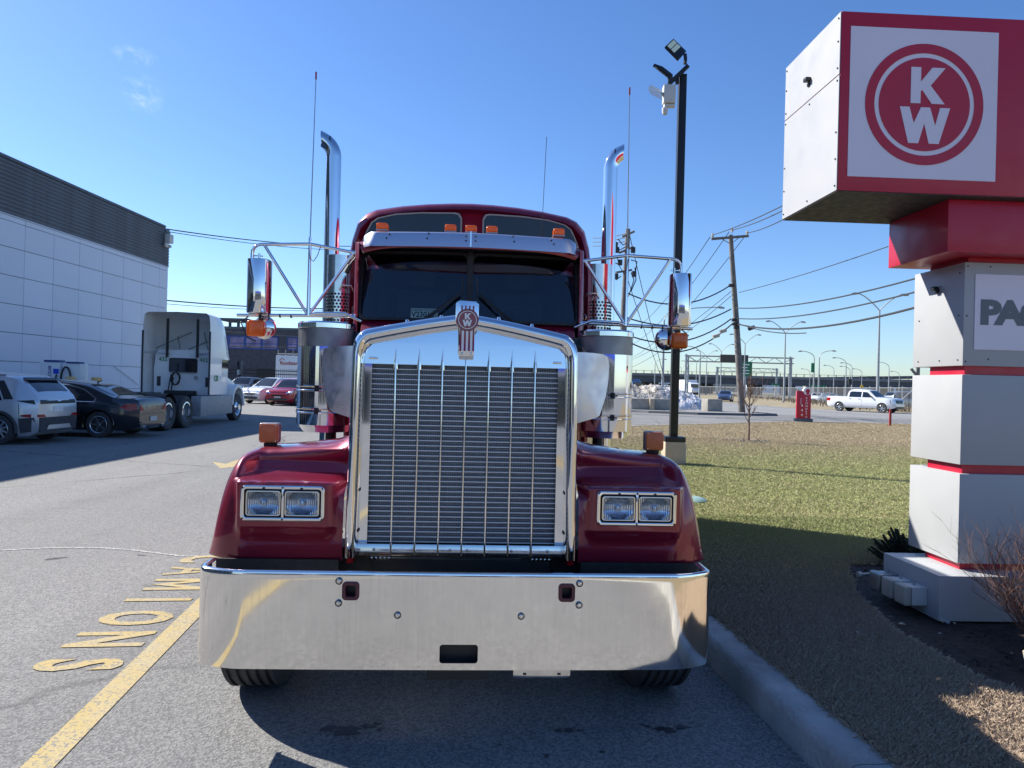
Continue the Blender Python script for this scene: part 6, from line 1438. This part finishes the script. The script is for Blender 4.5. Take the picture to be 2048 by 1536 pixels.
wire((1256,466), (1186,476), 44, 60, .1, .03, 'short wire from the crowded pole top towards the right stack'); wire((1254,474), (1186,484), 44, 60, .1, .03, 'second short wire from the crowded pole towards the right stack'); wire((1252,482), (1186,492), 44, 60, .1, .03, 'third short wire from the crowded pole towards the right stack')
wire((320,456), (740,492), 34.8, 60, .3, .03, 'upper wire from the white building towards the truck mirror'); wire((328,462), (740,500), 34.8, 60, .3, .02, 'second wire just below it from the white building corner')
wire((325,600), (700,617), 48, 62, .2, .045, 'thick wire behind the left mirror'); wire((325,607), (700,621), 48, 62, .2, .02, 'thin wire just below the thick one behind the left mirror')
wire((425,661), (700,678), 60, 60, .1, .04, 'wire crossing before the brick wall, upper'); wire((425,691), (700,694), 60, 60, .1, .04, 'wire crossing before the brick windows, lower')
# cameras hanging on the lower cable
for px, py, lab in ((1432,672,'small hanging signal camera left of the leaning pole, lower'), (1446,662,'small hanging signal camera left of the leaning pole, upper'), (1503,656,'dark splice box hanging on the thick cable right of the pole')):
    mb = MB(); q = Wd(px, py, 47); mb.tube([q+Vector((-.2,0,-.07)), q+Vector((.2,0,.07))], .13, 10); o = mb.build('cable_box', 'plastic_beige' if px < 1500 else 'wire', sm=40); tag(o, lab, 'cable box')

# ------------------------------------------------------------------ street lights
def slight(px, ptop, H_, dbl, flip=1, arm=1.0, lab='', m='galv', pbx=0):
    hz_ = 768+(px-1024)*ROLL; d = (H_-HC)*F/(hz_-ptop); p = W(px+pbx, hz_, d)
    t = thing('street_light', lab, 'street light', (p.x, p.y, 0), 0, 'street lights along the far roads')
    mb = MB(); ra = .14; mb.tube([(0,0,0),(0,0,H_*.5),(0,0,H_*.86)], [.16,.12,.08], 8); mb.build('post', m, t, sm=60)
    for s in ((-1, 1) if dbl else (flip,)):
        w_ = arm*(2.6 if dbl else 2.2); mb = MB(); zz = H_*.86
        pts = [(0,0,zz-.05)]+[(s*w_*(1-math.cos(R(90*i/8))) if not dbl else s*w_*i/8*.85, 0, zz+(H_-zz)*(math.sin(R(90*i/8)) if not dbl else math.sin(R(70*i/8))/math.sin(R(70)))) for i in range(1, 9)]
        mb.tube(pts, .06, 6); mb.build('arm', m, t, sm=60)
        mb = MB(); q = Vector(pts[-1]); mb.tube([q, q+Vector((s*.35,0,-.01)), q+Vector((s*.75,0,-.06))], [.07,.14,.09], 8); mb.build('lamp_head', 'grey_metal', t, sm=60)
SL_ = [(1755,588,12,1,'nearest double-armed street light, above the silver pickup'),(1568,643,12,1,'tall double-armed street light left of the low red sign'),(1488,669,12,1,'double-armed street light just right of the leaning pole'),(1441,688,12,1,'double-armed street light just left of the leaning pole'),
 (1412,701,12,1,'double-armed street light over the left end of the gantry'),(1392,716,12,1,'small double-armed street light left of the gantry'),(1377,722,12,1,'smaller double-armed street light behind the gantry post'),(1362,729,12,1,'smallest double-armed street light far away')]
for px, py, H_, d_, lb in SL_: slight(px, py, H_, True, lab=lb)
for px, py, fl_, lb in ((1627,703,-1,'single-armed street light carrying the small green sign'),(1637,701,1,'single-armed street light bending right beside the green sign'),(1667,731,-1,'short single-armed street light right of the green sign'),(1691,716,-1,'single-armed street light above the left of the pickup'),(1703,726,-1,'single-armed street light behind the pickup, leaning left'),(1699,733,-1,'lower single-armed street light behind the pickup cab'),(1723,738,-1,'single-armed street light above the yellow sign'),(1777,725,-1,'single-armed street light right of the tall double one'),(1619,738,-1,'low single-armed street light above the low red sign'),(1798,743,-1,'faint single-armed street light by the pylon edge'),(1560,740,-1,'faint single-armed street light under the gantry'),(1309,718,1,'single-armed street light behind the snow pile'),(1399,693,-1,'single pole light left of the gantry')):
    slight(px, py, 9, False, fl_, lab=lb)
slight(1325, 612, 10.5, False, 1, 2.6, 'street light whose arm shows right of the right mirror head')
# ------------------------------------------------------------------ overpass, gantries, road signs
YO = 250; OPs = thing('overpass', 'long grey highway overpass on square piers across the horizon', 'bridge', (0, YO, 0))
def ox(px): return W(px, 760, YO).x
zdt, zdb = W(1400, 749, YO).z, W(1400, 768, YO).z
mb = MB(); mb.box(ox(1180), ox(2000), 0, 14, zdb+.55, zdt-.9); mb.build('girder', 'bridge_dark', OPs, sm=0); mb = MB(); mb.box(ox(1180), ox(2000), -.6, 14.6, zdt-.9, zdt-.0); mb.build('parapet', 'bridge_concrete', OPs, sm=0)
mb = MB(); mb.box(ox(1180), ox(2000), -.3, 14.3, zdb+.3, zdb+.56); mb.build('deck_lower_beam', 'bridge_dark', OPs, sm=0)  # dark beam along the lower edge of the deck
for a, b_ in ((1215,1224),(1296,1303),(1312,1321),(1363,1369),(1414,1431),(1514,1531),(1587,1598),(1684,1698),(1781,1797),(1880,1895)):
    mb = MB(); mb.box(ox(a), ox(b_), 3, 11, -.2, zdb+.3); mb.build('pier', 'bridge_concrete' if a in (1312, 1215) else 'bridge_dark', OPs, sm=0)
mb = MB(); mb.box(-.12, .12, -.5, -.3, zdt, zdt+1.0); rp = mb.build('rail_post', 'bridge_dark', OPs, sm=0); rp.location = (ox(1190), 0, 0)
for px in range(1207, 1990, 16): share(rp, (ox(px), 0, 0))
mb = MB(); mb.box(ox(1180), ox(2000), -.45, -.35, zdt+.85, zdt+.95); mb.build('handrail', 'bridge_dark', OPs, sm=0)
O2 = thing('overpass_ramp', 'second higher ramp of the highway rising behind the right part of the overpass', 'bridge', (0, 300, 0))
mb = MB(); ax_, bx_ = W(1500, 760, 300), W(2050, 760, 300); mb.add([(ax_.x,0,W(1500,756,300).z),(bx_.x,0,W(1500,735,300).z),(bx_.x,0,W(1500,741,300).z),(ax_.x,0,W(1500,762,300).z),(ax_.x,12,W(1500,756,300).z),(bx_.x,12,W(1500,735,300).z),(bx_.x,12,W(1500,741,300).z),(ax_.x,12,W(1500,762,300).z)], [(0,1,2,3),(4,7,6,5),(0,4,5,1),(3,2,6,7),(0,3,7,4),(1,5,6,2)]); mb.build('deck', 'bridge_dark', O2, sm=0)
for px in range(1520, 2000, 60):
    mb = MB(); x = W(px, 760, 300).x; mb.box(x-1, x+1, 3, 9, 0, 7); mb.build('pier', 'bridge_dark', O2, sm=0)
def gantry(xa, xb, ytop, ybot, d, lab):
    A, B = W(xa, ytop, d), W(xb, ytop+(xb-xa)*ROLL, d); zt_, zl = A.z, W(xa, ybot, d).z; t = thing('sign_gantry', lab, 'gantry', (A.x, d, 0)); Lx = B.x-A.x
    mb = MB(); r_ = .12
    for z in (zl, zt_):
        for y in (0, 1.2): mb.tube([(-.4, y, z), (Lx+.4, y, z)], r_, 5)
    mb.build('chord', 'galv', t)
    n_ = max(6, int(Lx/1.6)); mb = MB()
    for i in range(n_):
        xa_, xb_ = Lx*i/n_, Lx*(i+1)/n_; mb.tube([(xa_, 0, zl if i % 2 else zt_), (xb_, 0, zt_ if i % 2 else zl)], r_*.6, 4)
    mb.build('lattice', 'galv', t)
    for x in (0, Lx):
        mb = MB(); mb.tube([(x-.35,0,0),(x-.35,0,zt_+.3)], .2, 6); mb.tube([(x+.35,1.2,0),(x+.35,1.2,zt_)], .2, 6)
        for k in range(5): mb.tube([(x-.35,0,zt_*k/5), (x+.35,1.2,zt_*(k+1)/5)], .08, 4)
        mb.build('leg', 'galv', t)
    return t
gt = gantry(1376, 1584, 711, 722, 140, 'wide steel lattice sign gantry in front of the overpass')
gantry(1436, 1555, 735, 742, 230, 'smaller steel lattice gantry farther off under the first one')
a_, b_ = W(1440, 710, 139), W(1495, 725, 139); mb = MB(); mb.box(a_.x, b_.x, 138.6, 138.9, b_.z-.1, a_.z+.1); tag(mb.build('brown_sign', 'road_sign_brown', sm=0), 'back of a brown road sign hung on the wide gantry', 'sign')
def gsign(x0, y0, x1, y1, d, lab, m='road_sign_green', lines=0, post=None):
    a_, b_ = W(x0, y0, d), W(x1, y1, d); t = thing('road_sign', lab, 'road sign', ((a_.x+b_.x)/2, d, 0)); w_ = (b_.x-a_.x)/2
    mb = MB(); mb.box(-w_, w_, 0, .15, b_.z, a_.z); mb.build('board', m, t, sm=0)
    if post: mb = MB(); mb.box(-.12, .12, .16, .4, 0, b_.z+.3); mb.build('post', 'galv', t, sm=0)
    for i in range(lines):
        mb = MB(); z = a_.z-(a_.z-b_.z)*(.2+.2*i); q = random.uniform(-.5, -.1)*w_; mb.box(q-w_*.3, q+w_*.7, -.03, 0, z-.1, z+.08); mb.build('legend', 'white_paint', t, sm=0)
gsign(1480, 723, 1504, 753, 136, 'tall green highway sign right of the leaning pole', lines=4, post=True)
gsign(1623, 726, 1629, 745, 118, 'narrow green sign on the street light mast')
gsign(1624, 770, 1652, 775, 150, 'long low green highway sign behind the fence', post=True)
gsign(1545, 767, 1559, 771, 160, 'small green sign under the gantry leg', post=True)
a_ = W(1724, 773, 72); mb = MB(); mb.prism([(0,-.19),(.19,0),(0,.19),(-.19,0)], 0, .04); o = mb.build('warning_sign', 'yellow_sign', sm=0); o.location = a_; tag(o, 'yellow diamond sign just above the pickup roof', 'road sign')
a_ = W(1700, 765, 100); mb = MB(); mb.box(-.22, .22, -.1, .2, -.3, .5); mb.box(-.06,.06,0,.12,-2.6,-.3); o = mb.build('traffic_signal', 'black_trim', sm=0); o.location = a_; tag(o, 'small black traffic signal left of the pickup', 'traffic signal')
# wire fence along the verge
FP = [(33.9,60.6),(39.2,64.5),(41,75),(46,103),(53,140),(60,185)]; fp = [Vector((x, y, 0)) for x, y in FP]
FN = thing('wire_fence', 'tall grey chain-link fence with posts along the street verge', 'fence', (0, 0, 0))
mesh_m = bpy.data.materials.new('chain_link'); mesh_m.use_nodes = True; n = mesh_m.node_tree.nodes; l = mesh_m.node_tree.links
tr = n.new('ShaderNodeBsdfTransparent'); mx = n.new('ShaderNodeMixShader'); mx.inputs[0].default_value = .22; l.new(tr.outputs[0], mx.inputs[1]); l.new(n['Principled BSDF'].outputs[0], mx.inputs[2]); l.new(mx.outputs[0], n['Material Output'].inputs[0]); n['Principled BSDF'].inputs['Base Color'].default_value = (.22, .22, .22, 1); M['chain_link'] = mesh_m
post0 = None
fline = [Vector((39.2,64.5,0)), Vector((41.5,78,0)), Vector((46,103,0)), Vector((53,140,0)), Vector((58,185,0)), Vector((50,210,0)), Vector((30,250,0))]
for a, b in zip(fline, fline[1:]):
    L_ = (b-a).length; n_ = max(1, round(L_/3.6)); d = (b-a)/n_
    mb = MB(); mb.add([a, b, b+Vector((0,0,2.25)), a+Vector((0,0,2.25))], [(0,1,2,3)]); mb.build('chain_link', 'chain_link', FN, sm=0, recalc=False)
    mb = MB(); mb.tube([a+Vector((0,0,2.28)), b+Vector((0,0,2.28))], .035, 5); mb.build('top_rail', 'galv', FN)
    for i in range(n_):
        if post0 is None: mb = MB(); mb.cyl((0,0,1.2), 'z', .055, 2.5, 8); post0 = mb.build('post', 'galv', FN); post0.location = a
        else: share(post0, a+d*i)
mb = MB(); g0, g1 = G(1828, 828), G(1890, 823); mb.tube([W(1829,828,63), W(1832,772,63)], .07, 6); mb.tube([W(1790,812,64.5), W(1830,776,63)], .05, 6); mb.build('gate_frame', 'galv', FN)
mb = MB(); mb.tube([W(1822,737,58), W(1834,752,58)], .12, 6); mb.tube([W(1836,735,58), W(1835,770,58)], .15, 6); tag(mb.build('broken_post', 'wood_pole'), 'dark broken post peeping out left of the pylon', 'post')
# dry brush on the verge
mb = MB()
for i in range(1500):
    t = random.random()**1.4; k = min(len(fline)-2, int(t*4)); a = fline[k].lerp(fline[k+1], (t*4) % 1 if t < 1 else 1)
    p = a+Vector((random.gauss(-1.6, 2.0), random.gauss(0, 1.5), 0)); h_ = random.uniform(.15, .7)
    for q in range(3):
        v = Vector((random.gauss(0,.25), random.gauss(0,.25), 1))*h_; w_ = Vector((random.gauss(0,1), random.gauss(0,1), 0)).normalized()*.05
        mb.add([p-w_, p+w_, p+v], [(0,1,2)])
tag(mb.build('dry_brush', 'dry_brush', sm=0, recalc=False, kind='stuff'), 'dry brown weeds along the foot of the wire fence', 'weeds')
# far traffic and buildings seen under the bridge
def truckfar(px, py, d, w_, h_, m, lab):
    p = W(px, py, d); t = thing('far_truck', lab, 'truck', (p.x, d, 0), R(10)); mb = MB(); mb.box(-w_/2, w_/2, 2.2, 12, 1.0, h_); mb.build('trailer', m, t, bevel=.05); mb = MB(); mb.prism([(0,.6),(0,1.6),(.6,2.0),(.8,3.0),(2.2,3.4),(2.2,.6)], -w_/2*.95, w_/2*.95, 'yz'); mb.build('cab', m, t, bevel=.1)
    mb = MB(); mb.box(-w_/2*.8, w_/2*.8, .35, .75, 2.05, 2.8); mb.build('windscreen', 'car_glass', t); mb = MB(); mb.box(-w_/2*.9, w_/2*.9, .2, 11.5, 0, 1); mb.build('wheels', 'black_trim', t)
truckfar(1392, 775, 190, 2.6, 4.0, 'white_paint', 'white semi truck under the overpass between the gantry post and pier')
truckfar(1276, 775, 190, 2.6, 3.9, 'car_blue', 'dark blue truck under the left part of the overpass')
sr = random.Random(5); k = 0
for px, w_, h_, m_, lb in ((1230, 30, 9, 'panel_white', 'pale low warehouse far behind the left end of the overpass'), (1340, 26, 7, 'white_paint', 'white low shed far behind the overpass, beside a red roof'), (1350, 14, 5, 'sign_red', 'red flat building far behind the snow pile'), (1455, 24, 6, 'concrete_block', 'tan building far behind the overpass'), (1550, 40, 5.5, 'panel_white', 'pale industrial hall beyond the gantry'), (1750, 46, 8, 'panel_white', 'long pale hall beyond the ramp on the right'), (1480, 60, 9, 'truck_grey', 'grey hall far off left of the low red sign'), (1830, 40, 7, 'truck_grey', 'grey hall at the far right horizon')):
    d = 420+k*22; k += 1; p = W(px, 770, d); t = thing('far_hall', lb, 'building', (p.x, d, 0)); mb = MB(); mb.box(-w_/2, w_/2, 0, 20, 0, h_); mb.build('wall', m_, t, sm=0); mb = MB(); mb.box(-w_/2-.3, w_/2+.3, -.3, 20.3, h_, h_+.5); mb.build('roof', 'roof_grey', t, sm=0)
    for i in range(5): mb = MB(); mb.box(-w_/2+w_*(i+.25)/5, -w_/2+w_*(i+.7)/5, -.1, 0, h_*.3, h_*.6); mb.build('window', 'car_glass', t, sm=0)
# tall weeds before the far field, trees on the horizon as one thin belt
mb = MB()
for i in range(2600):
    x = random.uniform(-900, 1100); y = random.uniform(700, 900); h_ = random.uniform(4, 10); w_ = random.uniform(2, 6)
    mb.add([(x-w_, y, 0), (x+w_, y, 0), (x+w_*.5, y, h_*.8), (x, y+1, h_), (x-w_*.6, y, h_*.7)], [(0,1,2,3,4)])
tag(mb.build('distant_woodland', 'dry_brush', sm=0, recalc=False, kind='stuff'), 'thin leafless tree belt on the far horizon', 'woodland')
